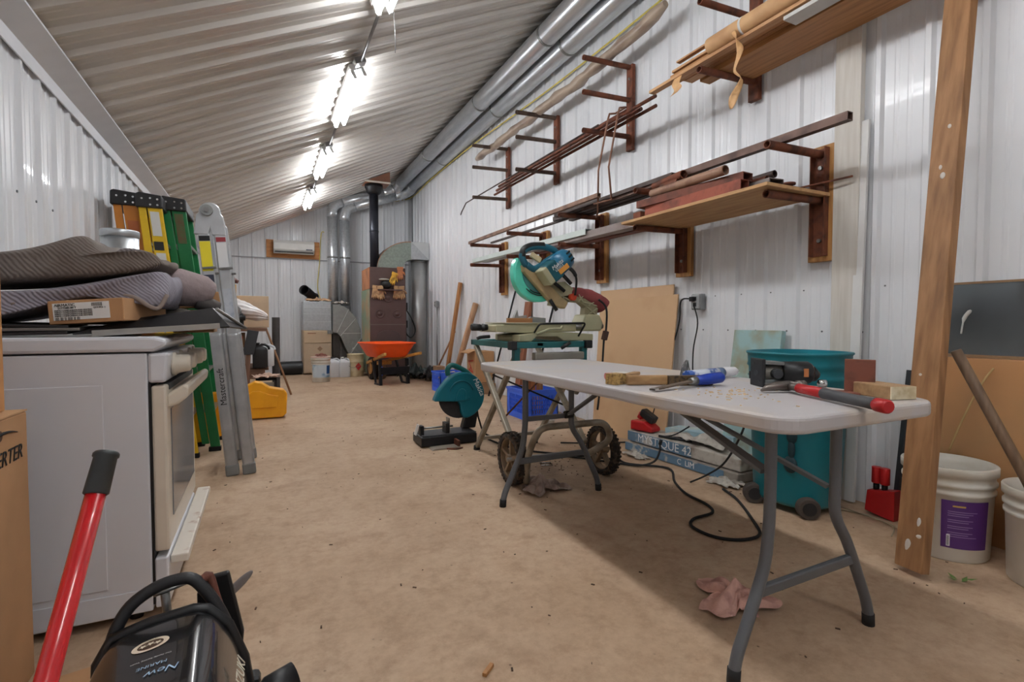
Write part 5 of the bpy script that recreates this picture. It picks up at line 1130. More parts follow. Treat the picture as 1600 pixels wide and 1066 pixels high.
obj('vent_grille', MB().box(OX1 + .02, OX1 + .052, OY0 + .06, OY1 - .06, .77, .792), DGREY, d_)
obj('door_handle', MB().prism([(OX1 + .045, .755), (OX1 + .1, .79), (OX1 + .115, .78), (OX1 + .11, .745), (OX1 + .08, .72), (OX1 + .045, .71)], OY0 + .03, OY1 - .03, 'xz'), CREAM, d_, bevel=.01)
w_ = obj('drawer', MB().box(OX1 + .006, OX1 + .045, OY0 + .005, OY1 - .005, .035, .205), EN, t, bevel=.006)
obj('drawer_lip', MB().box(OX1 + .046, OX1 + .1, OY0 + .04, OY1 + .1, .165, .195), mat('rusty_white_lip', (222, 214, 202), .45, rgb2=(160, 116, 92), vs=11, thr=(.6, .72)), w_, bevel=.005)
mb = MB(); mb.tube([(-.545, OY0 - .004, .33), (-.546, OY0 - .004, .25), (-.545, OY0 - .004, .17)], [.001, .003, .001], 5); obj('rust_run', mb, RUST2, t)
for x in (-.95, -.4):
    for y in (2.1, 2.76): obj('foot', MB().cyl((x, y, 0), (x, y, .035), .02, n=10), BLACK, t)
# things on the oven
BM = mat('black_tray', (34, 33, 35), .35, var=.2)
t = thing('black_hood', 'black range hood lying upside down on the stove, sticking out over its front', 'range hood', (-.33, 2.4, .957))
mb = MB(); mb.add([(-.55, 2.1, .965), (-.11, 2.16, .985), (-.06, 2.36, .975), (-.12, 2.78, .985), (-.55, 2.78, .965), (-.42, 2.18, 1.01), (-.17, 2.24, 1.055), (-.17, 2.74, 1.05), (-.5, 2.74, 1.01)], [(0, 1, 6, 5), (1, 2, 6), (2, 3, 7, 6), (3, 4, 8, 7), (4, 0, 5, 8), (5, 6, 7, 8)])
obj('shell', mb, BM, t, solid=.006)
obj('bright_edge', MB().tube([(-.15, 2.16, 1.052), (-.06, 2.36, .978), (-.1, 2.7, .985)], .006, 6), STEEL, t)
obj('edge', MB().bar((-.5, 2.1, .966), (-.14, 2.15, .99), .01, .02), mat('grey_edge', (150, 146, 140), .5, var=.1), t)
for i, (z, dx, lb) in enumerate(((.962, 0, 'lowest black oven tray under the carton and blankets'), (.977, .02, 'grey edged tray lying on the lowest black tray at the left'), (.99, -.02, 'topmost black tray of the pile under the blankets'))):
    stock('baking_tray', MB().cbox((-.78 + dx, 2.27, z + .006), (.44, .36, .01), (.02, .02 * (i - 1), .05 * i)), BM if i != 1 else mat('grey_tray', (120, 116, 112), .4, .3, var=.1), lb, 'tray', .003, 'trays on the stove')
t = thing('labelled_carton', 'flat cardboard carton with a white shipping label on the stove front edge', 'carton', (-.48, 2.25, 1.005))
Mx = Matrix.Translation((-.455, 2.25, 1.003)) @ Matrix.Rotation(math.radians(-14), 4, 'Z') @ Matrix.Rotation(math.radians(-4), 4, 'Y')
mb = MB(Mx); mb.box(-.13, .085, -.15, .16, .0, .076); obj('box', mb, CARD, t, bevel=.003)
mb = MB(Mx); mb.box(-.115, .045, -.1525, -.15, .012, .067); lb_ = obj('label', mb, mat('white_label', (226, 226, 224), .5, var=0), t)
def L(x, z): return frame(Mx @ V((x, -.1532, z)), Mx.to_3x3() @ V((1, 0, 0)), Mx.to_3x3() @ V((0, 0, 1)))
text('lettering', 'AIRMATIC', .013, L(-.11, .06), BLACK_T, lb_, align='LEFT')
text('lettering', '517728B-80 T', .009, L(-.1, .051), BLACK_T, lb_, align='LEFT')
for zz in (.043, .037, .031, .025): text('lettering', 'PARTS / COMPONENTS FOR HEATING', .0062, L(-.11, zz), BLACK_T, lb_, align='LEFT')
text('lettering', '|||| ||| || ||||| || |||', .011, L(-.11, .017), BLACK_T, lb_, align='LEFT'); text('lettering', '||||||||||', .012, L(-.005, .06), BLACK_T, lb_, align='LEFT'); text('lettering', 'QTY PCS  1', .007, L(-.0, .048), BLACK_T, lb_, align='LEFT')
# moving blankets
BLK = mat('grey_quilt', (142, 138, 148), .9, rgb2=(118, 112, 120), vs=7, bump=.5, bs=28)
BLK2 = mat('brown_grey_quilt', (124, 116, 110), .9, rgb2=(104, 92, 84), vs=5, bump=.5, bs=28)
def quilt(name, rgb, rgb2):
    m = mat(name, rgb, .92, rgb2=rgb2, vs=6); nt = m.node_tree; N = nt.nodes; Lk = nt.links
    tc = next(n for n in N if n.type == 'TEX_COORD'); b = N['Principled BSDF']
    wv = N.new('ShaderNodeTexWave'); wv.wave_type = 'BANDS'; wv.bands_direction = 'DIAGONAL'; wv.inputs['Scale'].default_value = 38; wv.inputs['Distortion'].default_value = 3.5; wv.inputs['Detail'].default_value = 1.5; wv.inputs['Detail Scale'].default_value = .8
    Lk.new(tc.outputs['Object'], wv.inputs['Vector'])
    bp = N.new('ShaderNodeBump'); bp.inputs['Strength'].default_value = .4; bp.inputs['Distance'].default_value = .008
    Lk.new(wv.outputs['Fac'], bp.inputs['Height']); Lk.new(bp.outputs['Normal'], b.inputs['Normal']); return m
BLK = quilt('grey_blue_quilt', (150, 146, 156), (126, 120, 128)); BLK2 = quilt('brown_grey_quilt', (132, 122, 116), (110, 98, 92))
def bulk(poly, y0, y1, name, m, lb, seed, binding=None):
    n = len(poly); ny = 12; vs_ = []; fs_ = []
    cx = sum(p[0] for p in poly) / n; cz_ = sum(p[1] for p in poly) / n
    for j in range(ny + 1):
        v = j / ny; k = 1 - .1 * max(0, 1 - v * 9) - .1 * max(0, 1 - (1 - v) * 9); y = y0 + (y1 - y0) * v
        for i, p in enumerate(poly):
            w = .011 * math.sin(9 * y + i * 1.3 + seed) + .006 * math.sin(31 * y + i * 2.1)
            vs_.append((cx + (p[0] - cx) * (1 - (1 - k) * .2) + w * .5, y + .02 * math.sin(i * 1.1 + seed), cz_ + (p[1] - cz_) * k + w * (0 if p[1] < cz_ else 1)))
    for j in range(ny):
        for i in range(n):
            l = (i + 1) % n; fs_.append((j * n + i, j * n + l, (j + 1) * n + l, (j + 1) * n + i))
    fs_.append(tuple(range(n))[::-1]); fs_.append(tuple(range(ny * n, ny * n + n)))
    o = stock(name, MB().add(vs_, fs_, True), m, lb, 'blanket'); md = o.modifiers.new('sub', 'SUBSURF'); md.levels = 2; md.render_levels = 2
    if binding:
        WM[o] = Matrix.Translation(o.location)
        obj('binding', MB().tube(bez([(p[0], y0 + .012 + .02 * math.sin(k * .9), p[1]) for k, p in enumerate(binding)], 4), .0075, 8), mat('taupe_binding', (140, 126, 118), .9, var=.08), o)
    return o
LO = [(-.98, 1.0), (-.98, 1.09), (-.75, 1.11), (-.56, 1.13), (-.44, 1.15), (-.35, 1.175), (-.31, 1.2), (-.292, 1.16), (-.296, 1.1), (-.318, 1.055), (-.345, 1.05), (-.39, 1.082), (-.48, 1.092), (-.6, 1.07), (-.7, 1.03), (-.8, 1.0)]
bulk(LO, 2.16, 2.66, 'moving_blanket', BLK, 'lower grey blue quilted moving blanket folded on the stove', 1., [(-.72, 1.058), (-.66, 1.083), (-.6, 1.096), (-.48, 1.1), (-.4, 1.09), (-.355, 1.06), (-.325, 1.053), (-.302, 1.1)])
UP = [(-.98, 1.112), (-.98, 1.2), (-.8, 1.215), (-.66, 1.24), (-.57, 1.285), (-.525, 1.302), (-.502, 1.29), (-.495, 1.245), (-.465, 1.232), (-.41, 1.248), (-.345, 1.256), (-.318, 1.24), (-.312, 1.213), (-.36, 1.188), (-.45, 1.164), (-.6, 1.146), (-.78, 1.128)]
bulk(UP, 2.17, 2.6, 'moving_blanket', BLK2, 'upper brown grey quilted moving blanket on top of the pile', 2.)
bulk([(-.52, 1.235), (-.5, 1.27), (-.45, 1.288), (-.38, 1.283), (-.37, 1.265), (-.4, 1.25)], 2.42, 2.58, 'moving_blanket', quilt('pale_grey_quilt', (168, 160, 160), (142, 134, 134)), 'pale folded corner of quilt at the top back of the blanket pile', 3.)
t = thing('rolled_blanket', 'rolled end of a grey brown quilt right of the folded moving blankets', 'blanket', (-.3, 2.62, 1.06))
mb = MB(); mb.tube([(-.42, 2.55, 1.15), (-.31, 2.56, 1.15), (-.225, 2.58, 1.135), (-.2, 2.59, 1.125)], [.075, .08, .068, .05], 18); obj('roll', mb, mat('mauve_quilt', (150, 134, 134), .9, var=.12, vs=12, bump=.4, bs=40), t)
mb = MB(); mb.tube([(-.25, 2.55, 1.09), (-.2, 2.56, 1.075), (-.17, 2.57, 1.065)], [.03, .032, .026], 12); obj('trailing_edge', mb, mat('dark_quilt_edge', (84, 78, 76), .9, var=.1), t)
t = thing('metal_canister', 'round galvanised canister standing behind the blankets near the ladders', 'canister', (-.5, 2.86, .96))
obj('can', MB().cyl((-.535, 2.68, .958), (-.535, 2.68, 1.385), .066, n=32), GALV, t); obj('lid', MB().lathe([(.067, 1.36), (.069, 1.362), (.069, 1.386), (.066, 1.39), (.001, 1.386)], (-.535, 2.68, 0), n=32), GALV, t)
obj('label', wrap_label((-.535, 2.68), .0668, .0668, math.radians(290), math.radians(330), 1.285, 1.31), WHITE_T, t)
stock('carton', MB().cbox((-.27, 2.82, 1.105), (.17, .2, .06), (0, -.12, .1)), CARD, 'cardboard carton at the back of the stove in front of the green ladder', 'carton', .004)
stock('plastic_bag', MB().sph((-.33, 2.62, 1.02), 1, 14, 8, (.08, .07, .045)), mat('hazy_plastic', (176, 168, 158), .35, var=.15), 'hazy plastic bag under the rolled quilt on the stove', 'bag')
stock('support_block', MB().box(-.36, -.2, 2.72, 2.9, .957, 1.06), CARD_D, 'brown carton under the slanted one at the back of the stove', 'carton', .004)
# ---------------------------------------------------------------- ladders
def stepladder(x0, x1, xb0, xb1, y0, y1, h, m, capm, lb, lab=None, grp='closed stepladders leaning on the wall'):
    t = thing('stepladder', lb, 'ladder', ((xb0 + xb1) / 2, (y0 + y1) / 2, 0), grp)
    wd = (x1 - x0)
    for y in (y0, y1):
        f0, f1 = (x0 + wd * .38, x1), (xb0 + (xb1 - xb0) * .42, xb1)
        mb = MB(); mb.prism([(f1[0], .02), (f1[1], .02), (f0[1], h - .03), (f0[0], h - .03)], y - .012, y + .012, 'xz'); obj('front_rail', mb, m, t, bevel=.004)
        mb = MB(); mb.prism([(xb0 - .01, .06), (xb0 + (xb1 - xb0) * .34, .06), (x0 + wd * .32, h - .03), (x0, h - .03)], y - .01, y + .01, 'xz'); obj('rear_rail', mb, m, t, bevel=.004)
        obj('foot', MB().box(xb0 + (xb1 - xb0) * .3, xb1 + .005, y - .02, y + .02, 0, .035), RUBBER, t, bevel=.004)
    mb = MB(); mb.prism([(x0 - .012, h - .06), (x0 - .01, h + .035), (x0 + .01, h + .045), (x1 + .004, h + .03), (x1 + .01, h - .06)], y0 - .03, y1 + .03, 'xz'); c_ = obj('top_cap', mb, capm, t, bevel=.008)
    for k in range(5):
        s = (k + 1) / 6; xx = xb1 + (x1 - xb1) * s - .05
        obj('step', MB().box(xx - .06, xx + .045, y0, y1, h * s - .012, h * s + .012), STEEL, t)
    for fx, fz in ((.2, .01), (.55, .015), (.85, .01), (.55, -.03), (.85, -.03)):
        obj('rivet', MB().cyl((x0 + wd * fx, y0 - .03, h + fz - .01), (x0 + wd * fx, y0 - .034, h + fz - .01), .007, n=8), CHROME, c_)
    return t
OR = mat('orange_fibreglass', (206, 130, 44), .45, var=.08); YL = mat('yellow_fibreglass', (222, 182, 24), .42, var=.06); GR = mat('green_fibreglass', (14, 122, 66), .42, rgb2=(10, 108, 58), vs=5)
CAPM = mat('ladder_cap_black', (38, 37, 38), .5, var=.12)
lo = stepladder(-.935, -.79, -.75, -.58, 4.5, 4.9, 1.895, OR, CAPM, 'orange closed stepladder, leftmost behind the canister')
ly = stepladder(-.775, -.635, -.60, -.44, 4.42, 4.82, 1.875, YL, CAPM, 'yellow closed stepladder between the orange and green ones')
lg = stepladder(-.66, -.51, -.425, -.31, 4.6, 5.02, 1.90, GR, CAPM, 'green closed stepladder beside the aluminium ladder')
def on_rail(l, h, y0, x0, x1, xb0, xb1, z0, z1, a, b_, m, nm):
    wd = x1 - x0
    def X(z, f): 
        s = (z - .02) / (h - .05); r0 = xb0 + (xb1 - xb0) * .42; r1 = x0 + wd * .38
        lo_ = r0 + (r1 - r0) * s; hi_ = xb1 + (x1 - xb1) * s; return lo_ + (hi_ - lo_) * f
    obj(nm, MB().prism([(X(z0, a), z0), (X(z0, b_), z0), (X(z1, b_), z1), (X(z1, a), z1)], y0 - .0155, y0 - .012, 'xz'), m, l)
on_rail(ly, 1.875, 4.42, -.775, -.635, -.60, -.44, 1.62, 1.79, .12, .75, WHITEP, 'label'); on_rail(ly, 1.875, 4.42, -.775, -.635, -.60, -.44, 1.52, 1.58, .1, .75, BLACK, 'label'); on_rail(ly, 1.875, 4.42, -.775, -.635, -.60, -.44, 1.35, 1.5, .15, .8, WHITEP, 'label')
on_rail(lo, 1.895, 4.5, -.935, -.79, -.75, -.58, 1.62, 1.73, .15, .85, mat('faded_orange_label', (190, 108, 60), .6, var=.1), 'label')
on_rail(lg, 1.90, 4.6, -.66, -.51, -.425, -.31, 1.6, 1.82, .15, .75, mat('faded_brown_label', (92, 100, 62), .6, rgb2=(110, 84, 56), vs=20), 'label')
# aluminium multi ladder
ALU = mat('brushed_aluminium', (190, 192, 194), .38, .75, var=.1, vs=10)
t = thing('multi_ladder', 'folded aluminium multi position ladder with yellow warning label', 'ladder', (-.15, 4.0, 0))
for y in (3.8, 4.22):
    for (xa, xb, lab_) in ((-.328, -.19, 1), (-.238, -.092, 0)):
        fr = V((xb, y, .02)); to = V((xa, y, 1.6))
        r_ = obj('side_rail', MB().bar(fr, to, .03, .07, (1, 0, 0)), ALU, t, bevel=.012, seg=3)
        lw0 = V((xb - .0, y - .012, .0)); dd = (to - fr)
        r2 = obj('outer_rail', MB().bar(fr - dd * .005, fr + dd * .58, .05, .074, (1, 0, 0)), mat('dull_aluminium', (170, 172, 174), .42, .7, var=.12, vs=12), t, bevel=.02, seg=4)
        obj('foot', MB().bar(fr - dd * .012, fr + dd * .035, .056, .08, (1, 0, 0)), mat('grey_foot', (120, 120, 118), .6, var=.1), t, bevel=.01)
        obj('stay', MB().bar(fr + dd * .84 + V((-.03, -.02, 0)), fr + dd * .845 + V((.05, -.03, 0)), .02, .014), STEEL, r_, bevel=.004)
        if y == 3.8:
            un = V((1, 0, 0)); dn = dd.normalized()
            def lab2(s0, s1, w, m, nm): obj(nm, MB().bar(fr + dd * s0 - V((0, .0165, 0)), fr + dd * s1 - V((0, .0165, 0)), .002, w, (1, 0, 0)), m, r_)
            if lab_:
                YW = mat('yellow_label', (232, 214, 40), .5, var=.03)
                lab2(.95, .97, .06, BLACK, 'label_header'); lab2(.83, .948, .06, YW, 'warning_label'); lab2(.775, .815, .056, mat('blue_black_label', (52, 56, 72), .5, var=.1), 'label'); lab2(.745, .762, .058, BLACK, 'label_header'); lab2(.62, .743, .058, YW, 'warning_label')
                a_ = fr + dd * .36 - V((0, .0265, 0)); text('lettering', 'Mastercraft', .052, frame(a_, dn, V((-1, 0, 0))), BLACK_T, r2)
            else:
                lab2(.95, .968, .055, mat('maroon_label', (150, 50, 56), .5, var=0), 'label_header'); lab2(.84, .946, .055, WHITE_T, 'warning_label'); lab2(.6, .76, .05, mat('hazy_blue_label', (186, 192, 200), .5, rgb2=(150, 160, 176), vs=20), 'label')
    hx, hz = -.29, 1.7
    obj('hinge', MB().prism([(-.38, 1.56), (-.30, 1.56), (-.29, 1.6), (-.28, 1.56), (-.2, 1.56), (-.215, 1.68)] + arc((-.29, 1.705), .062, -.1, PI + .1, 10) + [(-.365, 1.68)], y - .018, y + .018, 'xz'), ALU, t, bevel=.006)
    obj('hinge_knob', MB().cyl((-.305, y - .045, 1.712), (-.305, y + .02, 1.712), .034, n=18), GALV_D, t); obj('hinge_bolt', MB().cyl((-.305, y - .055, 1.712), (-.305, y - .045, 1.712), .016, n=10), STEEL, t)
for k in range(5):
    s = (k + .5) / 5; z = .1 + 1.4 * s
    for xo in (0, .1): obj('rung', MB().cyl((-.205 - .13 * s + xo, 3.8, z), (-.205 - .13 * s + xo, 4.22, z), .014, n=8), ALU, t)
# ---------------------------------------------------------------- pile along the left wall beyond the ladders
t = thing('tool_case', 'yellow plastic tool case standing on the floor beyond the ladders', 'case', (-.05, 5.9, 0))
YCm = mat('yellow_case_plastic', (236, 166, 16), .42, rgb2=(222, 150, 14), vs=4)
out = [(-.42, .03), (-.4, .012), (.18, .012), (.215, .05), (.225, .26), (.19, .3), (.06, .33), (-.02, .385), (-.08, .395), (-.15, .36), (-.2, .34), (-.42, .34)]
obj('shell', MB().prism(out, 5.87, 6.03, 'xz'), YCm, t, bevel=.018, seg=3)
inn = [(-.36, .12), (.12, .12), (.14, .24), (.05, .26), (-.04, .3), (-.1, .3), (-.17, .26), (-.36, .26)]
obj('raised_panel', MB().prism(inn, 5.858, 5.875, 'xz'), YCm, t, bevel=.006)
stock('yellow_bin', MB().box(-.62, -.32, 5.0, 5.3, .0, .42), mat('orange_yellow_box', (230, 160, 20), .45, var=.06), 'orange yellow plastic box behind the green and aluminium ladders', 'box', .02)
DWOOD = wood('dark_weathered_wood', (132, 98, 78), (98, 70, 54), 'z')
t = thing('work_bench', 'rough brown wooden sawhorse bench in the pile beyond the ladders', 'bench', (-.3, 7.2, 0))
obj('leg', MB().bar((-.2, 7.0, .0), (-.14, 7.0, .92), .16, .05, (1, 0, 0)), DWOOD, t, bevel=.004)
obj('leg', MB().bar((-.75, 7.0, .0), (-.7, 7.0, .92), .14, .05, (1, 0, 0)), DWOOD, t, bevel=.004)
obj('leg', MB().bar((-.2, 7.8, .0), (-.16, 7.8, .92), .12, .05, (1, 0, 0)), DWOOD, t, bevel=.004)
obj('rail', MB().box(-.8, .02, 6.96, 7.0, .32, .44), wood('bench_rail_wood', (138, 100, 78), (104, 76, 58), 'x'), t, bevel=.004)
obj('shelf_board', MB().box(-.85, .06, 7.0, 7.85, .42, .45), MATS['bench_rail_wood'], t)
obj('top_board', MB().box(-.85, .05, 6.94, 7.9, .9, .94), MATS['bench_rail_wood'], t, bevel=.004)
obj('metal_plate', MB().prism([(-.22, .62), (-.1, .62), (-.04, .9), (-.16, .92)], 6.9, 6.94, 'xz'), DGREY, t, bevel=.004)
stock('grey_tote', MB().box(-.48, -.2, 7.06, 7.4, .45, .7), mat('pale_grey_tote', (176, 172, 166), .5, var=.06), 'pale grey tote on the shelf of the wooden bench', 'tote', .02)
stock('carton', MB().box(-.5, -.2, 7.06, 7.4, .702, .88), CARD_D, 'brown carton with a red mark on top of the pale grey tote', 'carton', .004)
stock('red_ball', MB().sph((-.26, 7.03, .82), .045, 12, 8), mat('orange_red_mark', (206, 72, 40), .5, var=.1), 'small orange red ball in front of the brown carton on the bench', 'ball')
jug(-.03, 6.98, 'black plastic jug on the near end of the bench shelf', BLACK, .17, .3, .452, .14)
jug(.04, 7.25, 'white plastic jug behind the black jug on the bench shelf', JUG, .18, .28, .452, .15)
t = thing('small_stand', 'small rusty metal stand with a rag on it in front of the bench', 'stand', (-.02, 6.6, 0))
obj('frame', MB().box(-.08, .14, 6.5, 6.515, .34, .36).box(-.08, -.065, 6.5, 6.515, .0, .36).box(.125, .14, 6.5, 6.515, 0, .36).box(-.08, -.065, 6.72, 6.735, .0, .36).box(.125, .14, 6.72, 6.735, 0, .36).box(-.08, .14, 6.5, 6.735, .35, .36), BLACKM, t)
obj('dish', MB().box(-.05, .11, 6.5, 6.51, .22, .32), GALV_D, t)
torn((.03, 6.61, .362), .26, .24, 51, 'pink_cloth', mat('dusty_pink_cloth', (190, 160, 142), .85, var=.12), 'dusty pink cloth lying on the small stand by the black jug', .05, 'cloth')
stock('black_tube', MB().pipe((.16, 7.9, .0), (.17, 7.9, 1.08), .052, .046, 18), mat('dark_grey_tube', (76, 74, 74), .45, .3, var=.12), 'dark grey upright tube beside the wooden bench', 'tube')
stock('broom_stick', MB().tube([(.34, 7.6, .02), (.02, 7.95, 1.0)], .014, 8), mat('stick_brown', (150, 108, 76), .7, var=.1), 'brown stick leaning on the bench with its foot on the floor', 'stick')
# plastic sheet
def plas(u, v):
    # lumpy bundle of film along a sloping axis
    ax0, ax1 = V((-.62, 7.05, 1.3)), V((.06, 6.98, 1.07)); c = ax0.lerp(ax1, u); th = 2 * PI * v
    r = .15 * (math.sin(PI * min(1, max(0, u * .94 + .05))) ** .45) + .02 * math.sin(5 * th + 7 * u) * math.sin(PI * u) + .014 * math.sin(11 * th + 19 * u) + .008 * math.sin(23 * u + 3 * th)
    r *= (1 - .25 * u)
    return c + V((.28 * r * math.cos(th), r * math.cos(th) * .9, r * math.sin(th) * .8))
o = stock('plastic_sheet', MB().grid(plas, 44, 44), mat('clear_dust_sheet', (226, 222, 220), .28, var=.05, rgb2=(210, 194, 188), vs=7, coat=.3, bump=.5, bs=16), 'crumpled pale plastic sheeting bundled over the pile on the bench', 'plastic sheet')
stock('carton', MB().box(-.78, -.3, 7.2, 7.6, .942, 1.2), CARD_D, 'brown carton on the bench under the plastic sheeting', 'carton', .004)
t = thing('black_machine', 'black greasy machine part on the bench under the plastic sheeting', 'machine', (-.28, 7.0, .94))
obj('block', MB().box(-.42, -.2, 6.88, 6.98, .945, 1.12), BLACKM, t, bevel=.02); obj('ring', MB().tube([(-.31 + .08 * math.cos(k * PI / 8), 6.87, 1.14 + .07 * math.sin(k * PI / 8)) for k in range(16)], .012, 6, closed=True), STEEL, t)
obj('shaft', MB().cyl((-.46, 6.86, 1.06), (-.18, 6.86, 1.06), .03, n=12), BLACK, t)
stock('tan_carton', MB().box(-.3, .08, 7.62, 7.85, .942, 1.36), mat('tan_board', (206, 182, 152), .7, var=.06), 'tan board carton behind the plastic sheeting', 'carton', .006)
stock('yellow_box', MB().box(-.46, -.3, 7.52, 7.62, .942, 1.5), mat('yellow_orange_box', (226, 170, 60), .6, var=.06), 'small yellow orange box peeping over the plastic sheeting', 'box', .004)
torn((-.38, 7.56, 1.5), .18, .12, 55, 'cloth_bundle', mat('grey_red_cloth', (170, 150, 146), .85, rgb2=(120, 70, 66), vs=18), 'small bundle of grey and red cloth on the yellow box', .13, 'cloth')
torn((-.36, 6.2, .0), .3, .3, 57, 'cloth_bundle', mat('beige_cloth', (190, 168, 146), .85, var=.12), 'beige cloth heap behind the yellow tool case beside the ladder', .4, 'cloth')
# ---------------------------------------------------------------- foreground left
t = thing('inverter_carton', 'tall cardboard carton printed INVERTER at the left edge', 'carton', (-.8, 1.6, 0))
obj('box', MB().box(-1.0, -.6, 1.12, 1.885, .001, .753), CARD, t, bevel=.004)
obj('flap', MB().box(-1.0, -.6, 1.12, 1.89, .754, .758), mat('cardboard_top', (186, 146, 106), .85, var=.06), t)
text('lettering', 'INVERTER', .055, frame((-.5985, 1.722, .65), (0, 1, 0), (0, 0, 1)), BLACK_T, t, shear=.25)
obj('swoosh', MB().tube([(-.599, 1.60 + .1 * k / 8 + .12 * k / 8, .69 + .028 * math.sin(PI * k / 10)) for k in range(9)], [.001, .002, .003, .004, .004, .004, .003, .002, .001], 5), BLACK_T, t)
obj('tape_hole', MB().cyl((-.601, 1.715, .714), (-.598, 1.715, .714), .014, n=12), mat('brown_hole', (92, 64, 46), .9, var=.2), t)
stock('carton', MB().box(-1.0, -.636, 1.2, 1.86, .76, 1.2), mat('orange_cardboard', (186, 134, 84), .8, var=.08), 'cardboard carton standing on the INVERTER carton, cut by the left edge', 'carton', .004)
t = thing('jack_handle', 'red steel pole with a ribbed black grip leaning in the left foreground', 'handle', (-.36, .62, 0))
p1, p0 = V((-.246, 1.1, .776)), V((-.36, .69, 0.0)); d = (p1 - p0).normalized()
obj('pole', MB().cyl(p0, p1 - d * .05, .0165, .0148, n=20), mat('glossy_red', (186, 26, 30), .25, var=.05, coat=.4), t)
mb = MB(); mb.tube([p1 - d * .072, p1 - d * .07, p1 - d * .01, p1 - d * .008, p1 - d * .003, p1], [.016, .0182, .017, .0192, .0192, .017], 24); obj('grip', mb, mat('grey_black_grip', (52, 54, 54), .5, var=.1), t)
obj('grip_hollow', MB().cyl(p1 - d * .001, p1 + d * .0006, .014, n=20), mat('pale_grip_cap', (96, 100, 100), .6, var=.1), t)  # plain grey disc closing the grip end, paler than the grip
# outboard motor
t = thing('outboard_motor', 'black outboard motor lying on the floor in the left foreground', 'outboard motor', (-.17, 1.2, 0))
COWL = mat('glossy_black_cowl', (20, 20, 23), .22, var=.25, vs=5, coat=.5)
def cowl_sec(y, k, lift=0., dx=0.):
    P = [(-.29, .08), (-.315, .2), (-.31, .32), (-.285, .368), (-.22, .385), (-.14, .395), (-.115, .39), (-.075, .345), (-.045, .26), (-.03, .15), (-.045, .07), (-.17, .05)]
    c = (-.17, .22)
    return [(c[0] + (p[0] - c[0]) * k + dx, y, c[1] + (p[1] - c[1]) * k + lift) for p in P]
mb = MB(); secs = [cowl_sec(1.275, .6), cowl_sec(1.265, .93), cowl_sec(1.25, .985), cowl_sec(1.235, 1.0), cowl_sec(1.1, 1.03, .0, .006), cowl_sec(.98, 1.07, .0, .012), cowl_sec(.86, 1.08, 0, .015), cowl_sec(.78, 1.0, .0, .01), cowl_sec(.76, .8)]
n_ = 12; vs_ = [p for s in secs for p in s]; fs_ = []
for i in range(len(secs) - 1):
    for k in range(n_):
        l = (k + 1) % n_; fs_.append((i * n_ + l, i * n_ + k, (i + 1) * n_ + k, (i + 1) * n_ + l))
fs_.append(tuple(range(n_))); fs_.append(tuple(range((len(secs) - 1) * n_, len(secs) * n_))[::-1])
mb.add(vs_, fs_, True); obj('cowling', mb, COWL, t, subsurf=2)
obj('lower_cowl', MB().prism([(-.33, .01), (-.02, .01), (-.015, .2), (-.335, .2)], 1.262, 1.31, 'xz'), BLACK, t, bevel=.012)
obj('seam_rim', MB().tube([(p[0] * 1.0, 1.262, p[2]) for p in cowl_sec(1.28, .97)], .012, 8, closed=True), BLACK, t)
obj('lower_mount', MB().box(-.29, -.08, 1.29, 1.39, .04, .3), BLACK, t, bevel=.03, seg=3)
hp = bez([(-.29, 1.27, .33), (-.278, 1.275, .375), (-.255, 1.285, .413), (-.215, 1.29, .438), (-.175, 1.292, .447), (-.145, 1.29, .443), (-.118, 1.285, .41), (-.092, 1.28, .36), (-.07, 1.275, .3)], 4)
obj('carry_handle', MB().tube(hp, .0125, 12), mat('handle_black', (34, 34, 36), .5, var=.15), t)
obj('clamp_screw', MB().tube([(-.2, 1.36, .3), (-.205, 1.35, .4)], .009, 10), STEEL, t)
obj('clamp_bar', MB().tube([(-.225, 1.345, .4), (-.205, 1.345, .403), (-.16, 1.35, .412)], [.006, .005, .004], 8), STEEL, t)
obj('cavitation_plate', MB().prism([(-.15, .25), (-.15, .355), (-.125, .392), (-.082, .396), (-.052, .24), (-.06, .16), (-.13, .16)], 1.40, 1.418, 'xz'), BLACK, t, bevel=.005)
obj('drive_leg', MB().tube([(-.17, 1.38, .2), (-.15, 1.5, .18), (-.14, 1.66, .13)], [.07, .05, .045], 14), BLACK, t)
pr = obj('propeller_hub', MB().cyl((-.13, 1.52, .2), (-.08, 1.52, .24), .035, .02, n=14), mat('prop_grey', (140, 132, 130), .45, .2, var=.08), t)
mb = MB(); mb.sph((-.075, 1.52, .31), 1, 16, 8, (.022, .006, .05)); mb.M = None
c = V((-.07, 1.5, .312)); mb2 = MB(Matrix.Translation(c) @ Matrix.Rotation(math.radians(48), 4, 'Y')); mb2.sph((0, 0, 0), 1, 16, 8, (.012, .005, .05)); obj('propeller_blade', mb2, MATS['prop_grey'], pr)
mb2 = MB(Matrix.Translation((-.12, 1.52, .14)) @ Matrix.Rotation(math.radians(-40), 4, 'Y')); mb2.sph((0, 0, 0), 1, 16, 8, (.02, .005, .062)); obj('propeller_blade', mb2, MATS['prop_grey'], pr)
obj('fuel_pipe', MB().tube(bez([(-.13, 1.29, .43), (-.115, 1.3, .44), (-.1, 1.3, .38), (-.075, 1.29, .3)], 4), .009, 8), RUST2, t)
obj('tiller', MB().tube([(-.06, 1.2, .17), (-.01, 1.22, .19), (.0, 1.222, .19), (.055, 1.24, .2)], [.022, .022, .031, .029], 14), BLACK, t)
